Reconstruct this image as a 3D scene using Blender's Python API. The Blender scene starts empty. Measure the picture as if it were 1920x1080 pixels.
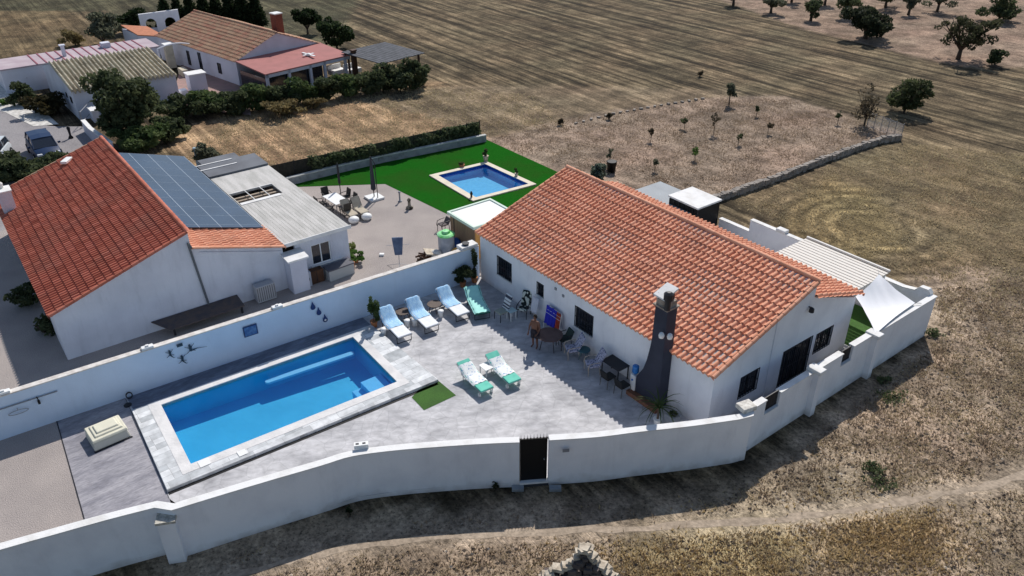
import bpy, bmesh, math, random
import numpy as np
from mathutils import Vector, Matrix
R=math.radians; PI=math.pi
rng=np.random.default_rng(7); random.seed(7)
SC=bpy.context.scene; COL=SC.collection
# ---------------- camera
FPX,PITCH,ROLL,H=1481.35,R(30.357),R(-.2776),21.0
fwd=Vector((0,math.cos(PITCH),-math.sin(PITCH))); rt0=Vector((1,0,0)); up0=rt0.cross(fwd)
rt=rt0*math.cos(ROLL)+up0*math.sin(ROLL); up=-rt0*math.sin(ROLL)+up0*math.cos(ROLL)
cd=bpy.data.cameras.new('camera'); cam=bpy.data.objects.new('camera',cd); COL.objects.link(cam)
cd.sensor_width=36; cd.lens=FPX/1920*36; cd.clip_end=3000; cd.clip_start=.1
cam.matrix_world=Matrix(((rt.x,up.x,-fwd.x,0),(rt.y,up.y,-fwd.y,0),(rt.z,up.z,-fwd.z,H),(0,0,0,1)))
SC.camera=cam
# ---------------- sky, sun, exposure
w=bpy.data.worlds.new('World'); SC.world=w; w.use_nodes=True
nt=w.node_tree; bg=nt.nodes['Background']; sky=nt.nodes.new('ShaderNodeTexSky'); sky.sky_type='NISHITA'; sky.sun_disc=False
SAZ,SEL=R(-104.5),R(45)     # direction the shadows fall / sun height
sky.sun_elevation=SEL; sky.sun_rotation=PI/2-(SAZ+PI); sky.air_density=1; sky.dust_density=.6
nt.links.new(sky.outputs[0],bg.inputs[0]); bg.inputs[1].default_value=.098
sl=bpy.data.lights.new('sun','SUN'); sl.energy=4.2; sl.angle=R(.5); sl.color=(1,.955,.9)
so=bpy.data.objects.new('sun',sl); COL.objects.link(so)
sd=Vector((math.cos(SAZ)*math.cos(SEL),math.sin(SAZ)*math.cos(SEL),-math.sin(SEL)))
so.rotation_euler=sd.to_track_quat('-Z','Y').to_euler()
SC.view_settings.view_transform='Standard'; SC.view_settings.look='None'; SC.view_settings.exposure=.06; SC.view_settings.gamma=1
# ---------------- frames: site axes A (towards the camera) and B (back), origin at the villa's near corner
YAW=R(-52.9); AX=Vector((math.cos(YAW),math.sin(YAW),0)); BX=Vector((-math.sin(YAW),math.cos(YAW),0)); O0=Vector((7.757,24.415,0))
def W(a,b,z=0): return O0+AX*a+BX*b+Vector((0,0,z))
def ray(px,py): return rt*((px-960)/FPX)-up*((py-540)/FPX)+fwd
def at(px,py,z=0):
    d=ray(px,py); t=(z-H)/d.z; return Vector((0,0,H))+d*t
def ab(p): q=p-O0; return q.dot(AX),q.dot(BX)
def onA(px,py,a):
    d=ray(px,py); C=Vector((0,0,H)); t=(a-(C-O0).dot(AX))/d.dot(AX); p=C+d*t; return (p-O0).dot(BX),p.z
def onB(px,py,b):
    d=ray(px,py); C=Vector((0,0,H)); t=(b-(C-O0).dot(BX))/d.dot(BX); p=C+d*t; return (p-O0).dot(AX),p.z
def hpx(base,top,z=0):
    B=at(*base,z); d=ray(*top); k=math.hypot(B.x,B.y)/math.hypot(d.x,d.y); return H+k*d.z-z
# ---------------- materials
MATS={}
def mat(name,col,rough=.8,col2=None,scale=2.,detail=4,lo=.35,hi=.65,bump=0,bscale=None,metal=0,spec=.3,fine=0,fscale=30,stretch=None,coords='Object',emit=None,streak=0,splash=0,stamp=0):
    if name in MATS: return MATS[name]
    m=bpy.data.materials.new(name); MATS[name]=m; m.use_nodes=True; t=m.node_tree; N=t.nodes; L=t.links
    p=N['Principled BSDF']; p.inputs['Roughness'].default_value=rough; p.inputs['Metallic'].default_value=metal; p.inputs['Specular IOR Level'].default_value=spec
    p.inputs['Base Color'].default_value=(*col,1)
    tc=N.new('ShaderNodeTexCoord'); vec=tc.outputs[coords]
    if stretch:
        if len(stretch)>3:
            vr=N.new('ShaderNodeVectorRotate'); vr.rotation_type='Z_AXIS'; L.new(vec,vr.inputs[0]); vr.inputs['Angle'].default_value=stretch[3]; vec=vr.outputs[0]
        mp=N.new('ShaderNodeMapping'); L.new(vec,mp.inputs[0]); mp.inputs['Scale'].default_value=stretch[:3]
        vec=mp.outputs[0]
    out=None
    if col2 is not None:
        n=N.new('ShaderNodeTexNoise'); n.inputs['Scale'].default_value=scale; n.inputs['Detail'].default_value=detail; L.new(vec,n.inputs[0])
        mr=N.new('ShaderNodeMapRange'); mr.inputs[1].default_value=lo; mr.inputs[2].default_value=hi; L.new(n.outputs[0],mr.inputs[0])
        mx=N.new('ShaderNodeMix'); mx.data_type='RGBA'; L.new(mr.outputs[0],mx.inputs[0]); mx.inputs[6].default_value=(*col,1); mx.inputs[7].default_value=(*col2,1); out=mx.outputs[2]
    if fine:
        n=N.new('ShaderNodeTexNoise'); n.inputs['Scale'].default_value=fscale; n.inputs['Detail'].default_value=3; L.new(vec,n.inputs[0])
        mr=N.new('ShaderNodeMapRange'); mr.inputs[1].default_value=.3; mr.inputs[2].default_value=.7; mr.inputs[3].default_value=1-fine; mr.inputs[4].default_value=1+fine; L.new(n.outputs[0],mr.inputs[0])
        mx=N.new('ShaderNodeMix'); mx.data_type='RGBA'; mx.blend_type='MULTIPLY'; mx.inputs[0].default_value=1
        if out: L.new(out,mx.inputs[6])
        else: mx.inputs[6].default_value=(*col,1)
        L.new(mr.outputs[0],mx.inputs[7]); out=mx.outputs[2]
    if streak:   # rain streaks and grime running down a vertical face
        mp=N.new('ShaderNodeMapping'); L.new(tc.outputs['Object'],mp.inputs[0]); mp.inputs['Scale'].default_value=(2.4,2.4,.5)
        n=N.new('ShaderNodeTexNoise'); n.inputs['Scale'].default_value=1; n.inputs['Detail'].default_value=6; n.inputs['Roughness'].default_value=.65; L.new(mp.outputs[0],n.inputs[0])
        mr=N.new('ShaderNodeMapRange'); mr.inputs[1].default_value=.52; mr.inputs[2].default_value=.74; mr.inputs[3].default_value=1; mr.inputs[4].default_value=1-streak; L.new(n.outputs[0],mr.inputs[0])
        mx=N.new('ShaderNodeMix'); mx.data_type='RGBA'; mx.blend_type='MULTIPLY'; mx.inputs[0].default_value=1
        if out: L.new(out,mx.inputs[6])
        else: mx.inputs[6].default_value=(*col,1)
        L.new(mr.outputs[0],mx.inputs[7]); out=mx.outputs[2]
    if splash:   # soil splashed on the foot of the wall
        sx=N.new('ShaderNodeSeparateXYZ'); L.new(tc.outputs['Object'],sx.inputs[0]); n=N.new('ShaderNodeTexNoise'); n.inputs['Scale'].default_value=1.7; n.inputs['Detail'].default_value=7; L.new(tc.outputs['Object'],n.inputs[0])
        ma=N.new('ShaderNodeMath'); ma.operation='MULTIPLY_ADD'; L.new(n.outputs[0],ma.inputs[0]); ma.inputs[1].default_value=-.9; L.new(sx.outputs[2],ma.inputs[2])
        mr=N.new('ShaderNodeMapRange'); mr.inputs[1].default_value=-.5; mr.inputs[2].default_value=-.1; mr.inputs[3].default_value=splash; mr.inputs[4].default_value=0; L.new(ma.outputs[0],mr.inputs[0])
        mx=N.new('ShaderNodeMix'); mx.data_type='RGBA'; L.new(mr.outputs[0],mx.inputs[0]); L.new(out,mx.inputs[6]); mx.inputs[7].default_value=(.30,.24,.18,1); out=mx.outputs[2]
    if stamp:
        vo=N.new('ShaderNodeTexVoronoi'); vo.feature='DISTANCE_TO_EDGE'; vo.inputs['Scale'].default_value=1.5; vo.inputs['Randomness'].default_value=.8; L.new(tc.outputs['Object'],vo.inputs['Vector'])
        mr=N.new('ShaderNodeMapRange'); mr.inputs[1].default_value=0; mr.inputs[2].default_value=.035; mr.inputs[3].default_value=1-stamp; mr.inputs[4].default_value=1; L.new(vo.outputs['Distance'],mr.inputs[0])
        mx=N.new('ShaderNodeMix'); mx.data_type='RGBA'; mx.blend_type='MULTIPLY'; mx.inputs[0].default_value=1; L.new(out,mx.inputs[6]); L.new(mr.outputs[0],mx.inputs[7]); out=mx.outputs[2]
    if out: L.new(out,p.inputs['Base Color'])
    if bump:
        n=N.new('ShaderNodeTexNoise'); n.inputs['Scale'].default_value=bscale or scale*4; n.inputs['Detail'].default_value=4; L.new(vec,n.inputs[0])
        b=N.new('ShaderNodeBump'); b.inputs['Strength'].default_value=bump; b.inputs['Distance'].default_value=.05; L.new(n.outputs[0],b.inputs['Height']); L.new(b.outputs[0],p.inputs['Normal'])
    if emit: p.inputs['Emission Color'].default_value=(*emit,1); p.inputs['Emission Strength'].default_value=1
    return m
white=mat('white_render',(.86,.86,.88),.9,(.74,.74,.77),.9,6,.45,.8,.25,12,streak=.08,splash=.45)
white_cap=mat('white_cap',(.80,.79,.77),.85,(.62,.60,.56),1.8,6,.45,.8,.2,14)
bluewall=mat('pale_blue_render',(.62,.74,.88),.9,(.54,.65,.78),.7,6,.4,.8,.2,12,streak=.06)
greywall=mat('grey_render',(.68,.69,.74),.9,(.54,.55,.60),.6,6,.4,.8,.3,9,streak=.12)
oldwhite=mat('old_white_render',(.64,.65,.72),.9,(.50,.50,.56),.5,6,.4,.8,.3,9)
concrete=mat('stamped_concrete',(.53,.52,.525),.75,(.34,.335,.345),.9,10,.40,.72,.5,5,fine=.17,fscale=3.4,stretch=(.7,1.15,1,-R(10)),stamp=.16)
deckgrey=mat('grey_concrete',(.37,.355,.375),.75,(.20,.195,.22),1.3,8,.35,.7,.5,8,fine=.2,fscale=8,stretch=(.5,1.7,1,-R(40)))
gravel=mat('beige_gravel',(.40,.35,.32),.95,(.33,.29,.27),.5,4,.4,.7,.8,26,fine=.3,fscale=34)
drive=mat('driveway_grey',(.30,.28,.28),.95,(.24,.225,.23),.4,4,.4,.7,.5,20,fine=.22,fscale=14)
turf=mat('artificial_turf',(.013,.105,.010),.95,(.024,.082,.012),.35,3,.4,.7,.6,30,fine=.3,fscale=22,spec=0)
turf2=mat('turf_rug_green',(.05,.13,.02),.9,(.04,.10,.018),1,3,fine=.3,fscale=40)
dark=mat('dark_metal',(.02,.02,.024),.5)
black=mat('black_gate',(.006,.006,.007),.6)
chim=mat('charcoal_paint',(.042,.047,.07),.8,(.032,.036,.055),1.5)
glass=mat('window_glass',(.018,.022,.032),.08,spec=.9)
wood=mat('brown_wood',(.10,.045,.022),.7,(.06,.03,.018),6,stretch=(1,1,.2))
tan=mat('tan_boards',(.27,.18,.11),.85,(.22,.145,.09),3,stretch=(3,3,.3),fine=.1)
grey=mat('grey_metal',(.25,.26,.28),.5)
silver=mat('light_metal',(.5,.5,.5),.4,metal=.6)
plast=mat('white_plastic',(.80,.80,.78),.5)
cream=mat('cream_fibreglass',(.74,.71,.56),.5,(.66,.63,.5),2,5,fine=.05)
membrane=mat('grey_membrane',(.33,.36,.38),.7,(.28,.30,.32),.7,5)
sheetroof=mat('weathered_roof_sheet',(.56,.54,.51),.8,(.42,.41,.38),1.1,7,.38,.66,fine=.12,fscale=12,stretch=(.5,3,1))
darkroof=mat('dark_roof_felt',(.16,.17,.19),.8,(.12,.125,.14),.8,4)
pinktile=mat('pink_paving',(.45,.22,.18),.85,(.36,.17,.14),3,5)
panelm=mat('solar_glass',(.032,.062,.115),.3,(.024,.048,.09),.5,3,spec=.35)
bluepool=mat('pool_paint',(.10,.55,.74),.6,(.08,.49,.67),.8,3)
bluepool2=mat('pool_mosaic',(.22,.56,.76),.6,(.18,.50,.70),4,3)
bluedk=mat('pool_tile_band',(.012,.05,.26),.4,(.02,.09,.38),9,3,.3,.7)
foam=mat('pale_blue_foam',(.34,.60,.86),.6)
stone=mat('dry_stone',(.34,.30,.26),.95,(.20,.175,.15),3,6,.4,.65,.6,8)
stoneshade=mat('blockwork',(.30,.32,.34),.95,(.20,.21,.22),2.5,6,.4,.7,.6,10)
stonepale=mat('pale_rubble',(.62,.54,.43),.95,(.34,.28,.21),4,6,.4,.7,.6,8)
terra=mat('terracotta_pot',(.42,.17,.07),.8,(.34,.14,.06),5)
brick=mat('pink_brick',(.44,.22,.18),.9,(.36,.18,.15),6,5,.4,.6)
bark=mat('bark',(.10,.075,.055),.95,(.06,.045,.035),6,stretch=(1,1,.2))
skin=mat('skin',(.15,.07,.045),.6)
cloth_b=mat('blue_towel',(.50,.74,.94),.95,(.34,.60,.88),5,4,.4,.6,.4,20,stretch=(1,5,1))
cloth_w=mat('white_towel',(.86,.86,.86),.95,(.78,.80,.82),6)
cloth_f=mat('floral_towel',(.84,.86,.84),.95,(.30,.42,.62),9,2,.60,.66)
cloth_t=mat('turquoise_cushion',(.18,.62,.48),.9,(.14,.54,.42),3)
cloth_m=mat('mint_towel',(.45,.86,.76),.95,(.38,.78,.70),5)
royal=mat('royal_blue_cloth',(.04,.05,.55),.95,(.03,.03,.4),7,stretch=(3,3,.3))
redc=mat('red_cloth',(.5,.09,.045),.95,(.35,.05,.03),6)
sailm=mat('white_sail',(.86,.86,.87),.9)
dotc=mat('dotted_cushion',(.45,.45,.55),.95,(.03,.04,.10),16,1,.55,.58)
check=mat('check_cushion',(.62,.66,.58),.95,(.02,.03,.03),7,0,.47,.50)
wick=mat('wicker',(.30,.25,.20),.8,(.2,.16,.12),20)
beig=mat('beige_sling',(.50,.44,.34),.9,(.42,.36,.28),3)
blueb=mat('water_bottle_blue',(.03,.18,.5),.2)
carblue=mat('car_blue',(.010,.030,.085),.45,spec=.25)
carsil=mat('car_silver',(.55,.58,.6),.3,spec=.6)
rubber=mat('rubber',(.015,.015,.016),.9)
lampm=mat('headlamp',(.75,.78,.8),.15,spec=.8)
redtile=None
def translucent(m,f):
    t=m.node_tree; N=t.nodes; L=t.links; p=N['Principled BSDF']; tl=N.new('ShaderNodeBsdfTranslucent'); mx=N.new('ShaderNodeMixShader'); mx.inputs[0].default_value=f
    src=p.inputs['Base Color'].links[0].from_socket; L.new(src,tl.inputs[0]); L.new(p.outputs[0],mx.inputs[1]); L.new(tl.outputs[0],mx.inputs[2]); L.new(mx.outputs[0],N['Material Output'].inputs[0]); return m
def leaf(name,c1,c2,sc=1.2,c3=None):
    m=mat(name,c1,.75,c2,sc,5,.35,.65,spec=.15,coords='Object'); return translucent(m,.42)
L_dark=leaf('foliage_dark',(.052,.070,.034),(.11,.13,.062))
L_olive=leaf('foliage_olive',(.10,.108,.07),(.18,.185,.125))
L_mid=leaf('foliage_mid',(.055,.092,.03),(.13,.165,.065))
L_dry=leaf('foliage_dry',(.17,.13,.06),(.26,.21,.10))
L_fresh=leaf('foliage_fresh',(.07,.15,.03),(.13,.21,.05))
L_con=leaf('foliage_conifer',(.014,.026,.010),(.028,.042,.016))
L_bark=leaf('twigs_brown',(.085,.07,.045),(.12,.095,.06))
L_agave=leaf('agave_grey',(.12,.15,.12),(.17,.2,.15))

def tilemat(name,cA,cB,cC,dirt=(.10,.06,.045)):
    m=bpy.data.materials.new(name); m.use_nodes=True; t=m.node_tree; N=t.nodes; L=t.links; p=N['Principled BSDF']; p.inputs['Roughness'].default_value=.85; p.inputs['Specular IOR Level'].default_value=.2
    uv=N.new('ShaderNodeUVMap'); fl=N.new('ShaderNodeVectorMath'); fl.operation='FLOOR'; L.new(uv.outputs[0],fl.inputs[0])
    wn=N.new('ShaderNodeTexWhiteNoise'); wn.noise_dimensions='2D'; L.new(fl.outputs[0],wn.inputs[0])
    cr=N.new('ShaderNodeValToRGB'); e=cr.color_ramp.elements; e[0].position=0; e[0].color=(*cA,1); e[1].position=1; e[1].color=(*cC,1); k=e.new(.5); k.color=(*cB,1); L.new(wn.outputs[0],cr.inputs[0])
    tc=N.new('ShaderNodeTexCoord'); n=N.new('ShaderNodeTexNoise'); n.inputs['Scale'].default_value=.6; n.inputs['Detail'].default_value=7; L.new(tc.outputs['Object'],n.inputs[0])
    mr=N.new('ShaderNodeMapRange'); mr.inputs[1].default_value=.5; mr.inputs[2].default_value=.85; mr.inputs[4].default_value=.6; L.new(n.outputs[0],mr.inputs[0])
    mx=N.new('ShaderNodeMix'); mx.data_type='RGBA'; L.new(mr.outputs[0],mx.inputs[0]); L.new(cr.outputs[0],mx.inputs[6]); mx.inputs[7].default_value=(*dirt,1)
    # the joint channel between barrels and the lap under each tile hold darker dirt
    L.new(mx.outputs[2],p.inputs['Base Color']); MATS[name]=m; return m
tile_o=tilemat('terracotta_orange',(.68,.30,.18),(.73,.34,.21),(.79,.40,.26),(.44,.22,.15))
tile_r=tilemat('terracotta_red',(.41,.12,.075),(.47,.145,.09),(.54,.18,.12),(.28,.15,.11))
tile_y=tilemat('terracotta_aged',(.42,.24,.15),(.50,.33,.21),(.46,.21,.14),(.30,.22,.15))
tile_g=tilemat('tile_lichen',(.44,.40,.30),(.54,.48,.36),(.36,.31,.22),(.20,.17,.12))

# ---------------- object helpers
def tag(o,label=None,cat=None,group=None,kind=None):
    for k,v in (('label',label),('category',cat),('group',group),('kind',kind)):
        if v: o[k]=v
    return o
def thing(name,label,cat,loc=(0,0,0),rz=0,group=None):
    o=bpy.data.objects.new(name,None); COL.objects.link(o); o.location=loc; o.rotation_euler=(0,0,rz); o.empty_display_size=.2
    return tag(o,label,cat,group)
class MB:
    def __init__(s): s.v=[]; s.f=[]; s.uv=None
    def add(s,vs,fs):
        k=len(s.v); s.v+= [tuple(x) for x in vs]; s.f+=[tuple(i+k for i in f) for f in fs]; return s
    def box(s,x0,x1,y0,y1,z0,z1):
        return s.add([(x0,y0,z0),(x1,y0,z0),(x1,y1,z0),(x0,y1,z0),(x0,y0,z1),(x1,y0,z1),(x1,y1,z1),(x0,y1,z1)],[(0,3,2,1),(4,5,6,7),(0,1,5,4),(1,2,6,5),(2,3,7,6),(3,0,4,7)])
    def obox(s,c,size,rot=None):
        M=rot or Matrix(); c=Vector(c); x,y,z=[q/2 for q in size]
        vs=[c+M@Vector(p) for p in [(-x,-y,-z),(x,-y,-z),(x,y,-z),(-x,y,-z),(-x,-y,z),(x,-y,z),(x,y,z),(-x,y,z)]]
        return s.add(vs,[(0,3,2,1),(4,5,6,7),(0,1,5,4),(1,2,6,5),(2,3,7,6),(3,0,4,7)])
    def tube(s,p,q,r,r2=None,n=8):
        p=Vector(p); q=Vector(q); r2=r if r2 is None else r2; d=(q-p).normalized(); u=d.orthogonal().normalized(); v=d.cross(u)
        vs=[p+(u*math.cos(2*PI*i/n)+v*math.sin(2*PI*i/n))*r for i in range(n)]+[q+(u*math.cos(2*PI*i/n)+v*math.sin(2*PI*i/n))*r2 for i in range(n)]
        return s.add(vs,[(i,(i+1)%n,n+(i+1)%n,n+i) for i in range(n)]+[tuple(range(n-1,-1,-1)),tuple(range(n,2*n))])
    def path(s,pts,r,n=6):
        for a,b in zip(pts[:-1],pts[1:]): s.tube(a,b,r,r,n)
        return s
    def lathe(s,c,prof,n=14,cap=True):
        c=Vector(c); vs=[c+Vector((r*math.cos(2*PI*i/n),r*math.sin(2*PI*i/n),z)) for r,z in prof for i in range(n)]; fs=[]
        for k in range(len(prof)-1):
            for i in range(n): fs.append((k*n+i,k*n+(i+1)%n,(k+1)*n+(i+1)%n,(k+1)*n+i))
        if cap: fs.append(tuple(range(n-1,-1,-1))); m=(len(prof)-1)*n; fs.append(tuple(range(m,m+n)))
        return s.add(vs,fs)
    def prism(s,poly,z0,z1):
        n=len(poly); return s.add([(x,y,z0) for x,y in poly]+[(x,y,z1) for x,y in poly],[tuple(range(n-1,-1,-1)),tuple(range(n,2*n))]+[(i,(i+1)%n,n+(i+1)%n,n+i) for i in range(n)])
    def slab(s,pts,t):     # pts: 4 corner points (any plane), thickness t downwards in z
        pts=[Vector(p) for p in pts]; n=len(pts); lo=[p-Vector((0,0,t)) for p in pts]
        return s.add(lo+pts,[tuple(range(n-1,-1,-1)),tuple(range(n,2*n))]+[(i,(i+1)%n,n+(i+1)%n,n+i) for i in range(n)])
    def sideprism(s,prof,x0,x1):   # prof in (y,z), extruded along x
        n=len(prof); return s.add([(x0,y,z) for y,z in prof]+[(x1,y,z) for y,z in prof],[tuple(range(n)),tuple(range(2*n-1,n-1,-1))]+[(i,n+i,n+(i+1)%n,(i+1)%n) for i in range(n)])
    def build(s,name,m,parent=None,bev=0,smooth=False,fix=True):
        me=bpy.data.meshes.new(name); me.from_pydata([tuple(x) for x in s.v],[],s.f)
        if s.uv is not None:
            ul=me.uv_layers.new(name='UVMap'); idx=np.zeros(len(me.loops),dtype=np.int32); me.loops.foreach_get('vertex_index',idx); ul.data.foreach_set('uv',np.array(s.uv)[idx].ravel())
        me.materials.append(m)
        if fix and len(s.f)<4000:
            b=bmesh.new(); b.from_mesh(me); bmesh.ops.recalc_face_normals(b,faces=b.faces); b.to_mesh(me); b.free()
        o=bpy.data.objects.new(name,me); COL.objects.link(o); o.parent=parent
        if smooth: me.shade_smooth()
        if bev:
            q=o.modifiers.new('bevel','BEVEL'); q.width=bev; q.segments=2; q.limit_method='ANGLE'
        return o
def copy_tree(o,parent=None,link=True):
    c=o.copy(); COL.objects.link(c)
    if parent: c.parent=parent
    for ch in list(o.children): copy_tree(ch,c)
    return c
def place(o,loc,rz,label=None):
    o.location=loc; o.rotation_euler=(0,0,rz)
    if label: o['label']=label
    return o
def sheet(name,polys,z,m,hole=None,kind='structure'):
    b=bmesh.new(); loops=[polys]+([hole] if hole else [])
    ed=[]
    for lp in loops:
        vs=[b.verts.new((p[0],p[1],z)) for p in lp]; ed+=[b.edges.new((vs[i],vs[(i+1)%len(vs)])) for i in range(len(vs))]
    bmesh.ops.triangle_fill(b,use_beauty=True,edges=ed,normal=(0,0,1))
    for f in b.faces:
        if f.normal.z<0: f.normal_flip()
    me=bpy.data.meshes.new(name); b.to_mesh(me); b.free(); me.materials.append(m); o=bpy.data.objects.new(name,me); COL.objects.link(o)
    if kind: o['kind']=kind
    return o
def ringframe(name,outer,inner,z0,z1,m,parent=None):   # slab with a rectangular hole, both 4 corner loops
    mb=MB(); n=len(outer)
    v=[(x,y,z1) for x,y in outer]+[(x,y,z1) for x,y in inner]+[(x,y,z0) for x,y in outer]+[(x,y,z0) for x,y in inner]; f=[]
    for i in range(n):
        j=(i+1)%n; f+= [(i,j,n+j,n+i),(2*n+i,2*n+j,j,i),(n+i,n+j,3*n+j,3*n+i)]
    mb.add(v,f); return mb.build(name,m,parent,fix=True)
def tiles(name,m,parent,o,u,v,nu,nv,pu,pv,amp=.05,step=.03,prof='barrel'):
    """barrel tiles: o = lower corner, u = along the eave, v = up the slope (unit vectors)"""
    o=np.array(o,float);u=np.array(u,float);v=np.array(v,float);n=np.cross(u,v); n/=np.linalg.norm(n)
    if n[2]<0: n=-n
    ts=[0,.1,.25,.38,.5,.63,.72,.86]; hs=[0,.66,.98,1,.84,.3,-.12,-.2]
    us=[];hh=[];uu=[]
    for c in range(nu):
        for t,h in zip(ts,hs): us.append((c+t)*pu); hh.append(h*amp); uu.append(c+t*.98+.005)
    us.append(nu*pu); hh.append(0); uu.append(nu-.001)
    us=np.array(us);hh=np.array(hh);uu=np.array(uu); P=[];UV=[]
    jit=rng.normal(0,.004,(nv,len(us)))+.016*np.sin(us*1.1+.6)[None,:]*np.sin(np.arange(nv)*.45+1)[:,None]+rng.normal(0,.006,(nv,1))
    for r in range(nv):
        for (s,off,vv) in ((r*pv-(.03 if r==0 else .0),step,r+.02),((r+1)*pv,0,r+.98)):
            P.append(o+us[:,None]*u+s*v+(hh*(1.0 if off else .86)+off+jit[r])[:,None]*n); UV.append(np.stack([uu,np.full(len(uu),vv)],1))
    P=np.concatenate(P);UV=np.concatenate(UV); k=len(us); rows=2*nv; mb=MB()
    mb.v=[tuple(p) for p in P]; mb.uv=UV
    mb.f=[(r*k+i,r*k+i+1,(r+1)*k+i+1,(r+1)*k+i) for r in range(rows-1) for i in range(k-1)]
    # closed lower lip
    k0=len(mb.v); lo=P[:k]-n*(amp*.9+step); mb.v+= [tuple(p) for p in lo]; mb.uv=np.concatenate([UV,UV[:k]])
    mb.f+=[(i,i+1,k0+i+1,k0+i) for i in range(k-1)]
    return mb.build(name,m,parent,fix=False)
def ridge(name,m,parent,p,q,r=.11,pitch=.4):
    p=Vector(p);q=Vector(q);d=(q-p);n=max(1,round(d.length/pitch));d/=n; mb=MB();uv=[]
    dn=d.normalized(); side=dn.cross(Vector((0,0,1))).normalized(); upv=side.cross(dn)
    for i in range(n):
        a=p+d*i;b=p+d*(i+1.06); k=len(mb.v); m_=7
        for (c,rr) in ((a,r*1.08),(b,r*.92)):
            for j in range(m_):
                t=PI*j/(m_-1); mb.v.append(tuple(c+side*math.cos(t)*rr+upv*math.sin(t)*rr)); uv.append((i+.5,.5))
        mb.f+=[(k+j,k+j+1,k+m_+j+1,k+m_+j) for j in range(m_-1)]; mb.f.append(tuple(range(k,k+m_)))
    mb.uv=np.array(uv); return mb.build(name,m,parent,fix=False)
def wall_open(mb,axis,c0,c1,lo,hi,z0,z1,ops):
    """wall box with rectangular openings. axis 'x': spans x lo..hi, thickness y c0..c1"""
    xs=sorted({lo,hi,*[o[0] for o in ops],*[o[1] for o in ops]}); zs=sorted({z0,z1,*[o[2] for o in ops],*[o[3] for o in ops]})
    for a,b in zip(xs[:-1],xs[1:]):
        run=None
        for c,d in zip(zs[:-1],zs[1:]):
            mx,mz=(a+b)/2,(c+d)/2; solid=not any(o[0]<mx<o[1] and o[2]<mz<o[3] for o in ops)
            if solid:
                if run: run[1]=d
                else: run=[c,d]
            if (not solid or d==zs[-1]) and run:
                if axis=='x': mb.box(a,b,c0,c1,run[0],run[1])
                else: mb.box(c0,c1,a,b,run[0],run[1])
                run=None
    return mb
def window(parent,axis,c,out,x0,x1,z0,z1,frame=dark,grille=0,name='window',div=1,fw=.05,glassm=None,recess=.1):
    """c: outer wall plane coordinate, out: +1/-1 outward direction along the thickness axis"""
    def B(mb,a,b,d0,d1,e,f):
        d0,d1=c-out*d0,c-out*d1; lo,hi=min(d0,d1),max(d0,d1)
        if axis=='x': mb.box(a,b,lo,hi,e,f)
        else: mb.box(lo,hi,a,b,e,f)
    m=MB(); r=recess
    B(m,x0,x0+fw,r-.04,r+.04,z0,z1); B(m,x1-fw,x1,r-.04,r+.04,z0,z1); B(m,x0+fw,x1-fw,r-.04,r+.04,z0,z0+fw); B(m,x0+fw,x1-fw,r-.04,r+.04,z1-fw,z1)
    for k in range(1,div+1):
        if div>0 and k<=div:
            xx=x0+(x1-x0)*k/(div+1); B(m,xx-fw/2,xx+fw/2,r-.03,r+.03,z0+fw,z1-fw)
    f=m.build(name,frame,parent); g=MB(); B(g,x0+fw,x1-fw,r-.008,r+.008,z0+fw,z1-fw); g.build('pane',glassm or glass,f)
    if grille:
        q=MB(); n=max(2,int((x1-x0)/grille))
        for k in range(n+1): xx=x0+(x1-x0)*k/n; B(q,xx-.011,xx+.011,-.02,.002,z0,z1)
        for zz in (z0+.04,(z0+z1)/2,z1-.04): B(q,x0,x1,-.022,0,zz-.012,zz+.012)
        q.build('grille',dark,f)
    return f
def leaves(name,m,parent,blobs,n,size,flat=0.,drop=None,loc=(0,0,0)):
    """foliage mesh: blobs (x,y,z,rx,ry,rz); n leaf clusters of small crossed triangles/quads"""
    bl=np.array(blobs,float); vol=(bl[:,3]*bl[:,4]*bl[:,5])**.75; pick=rng.choice(len(bl),n,p=vol/vol.sum()); B=bl[pick]
    d=rng.normal(size=(n,3)); d/=np.linalg.norm(d,axis=1)[:,None]; rad=rng.uniform(.45,1.06,(n,1))**.7
    P=B[:,:3]+d*B[:,3:]*rad; P=P[P[:,2]>.02]; n=len(P)
    sz=size*rng.uniform(.6,1.4,(n,1)); a=rng.normal(size=(n,3)); a/=np.linalg.norm(a,axis=1)[:,None]; b=rng.normal(size=(n,3)); a[:,2]*=(1-flat); b-=a*np.sum(a*b,1)[:,None]/np.sum(a*a,1)[:,None]; b/=np.linalg.norm(b,axis=1)[:,None]
    q=np.stack([P-a*sz-b*sz*.5,P+a*sz-b*sz*.35,P+a*sz*.9+b*sz*.5,P-a*sz*.7+b*sz*.45],1).reshape(-1,3)
    me=bpy.data.meshes.new(name); me.vertices.add(len(q)); me.vertices.foreach_set('co',q.ravel()); me.loops.add(len(q)); me.loops.foreach_set('vertex_index',np.arange(len(q),dtype=np.int32))
    me.polygons.add(n); me.polygons.foreach_set('loop_start',np.arange(0,4*n,4,dtype=np.int32)); me.polygons.foreach_set('loop_total',np.full(n,4,dtype=np.int32)); me.update(calc_edges=True); me.materials.append(m)
    o=bpy.data.objects.new(name,me); COL.objects.link(o); o.parent=parent; o.location=loc; return o
def clumps(rx,ry,z0,z1,k,rs=.38,core=.5):
    """uneven set of blobs filling an ellipsoid"""
    out=[]; zc=(z0+z1)/2; rz=(z1-z0)/2
    for i in range(k):
        d=rng.normal(size=3); d/=np.linalg.norm(d); q=rng.uniform(.35,1.0); s=rs*.85*rng.uniform(.65,1.25)
        out.append((d[0]*rx*q,d[1]*ry*q,max(zc+d[2]*rz*q,z0+.1),rx*s,ry*s,rz*s*.9))
    return out
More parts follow.
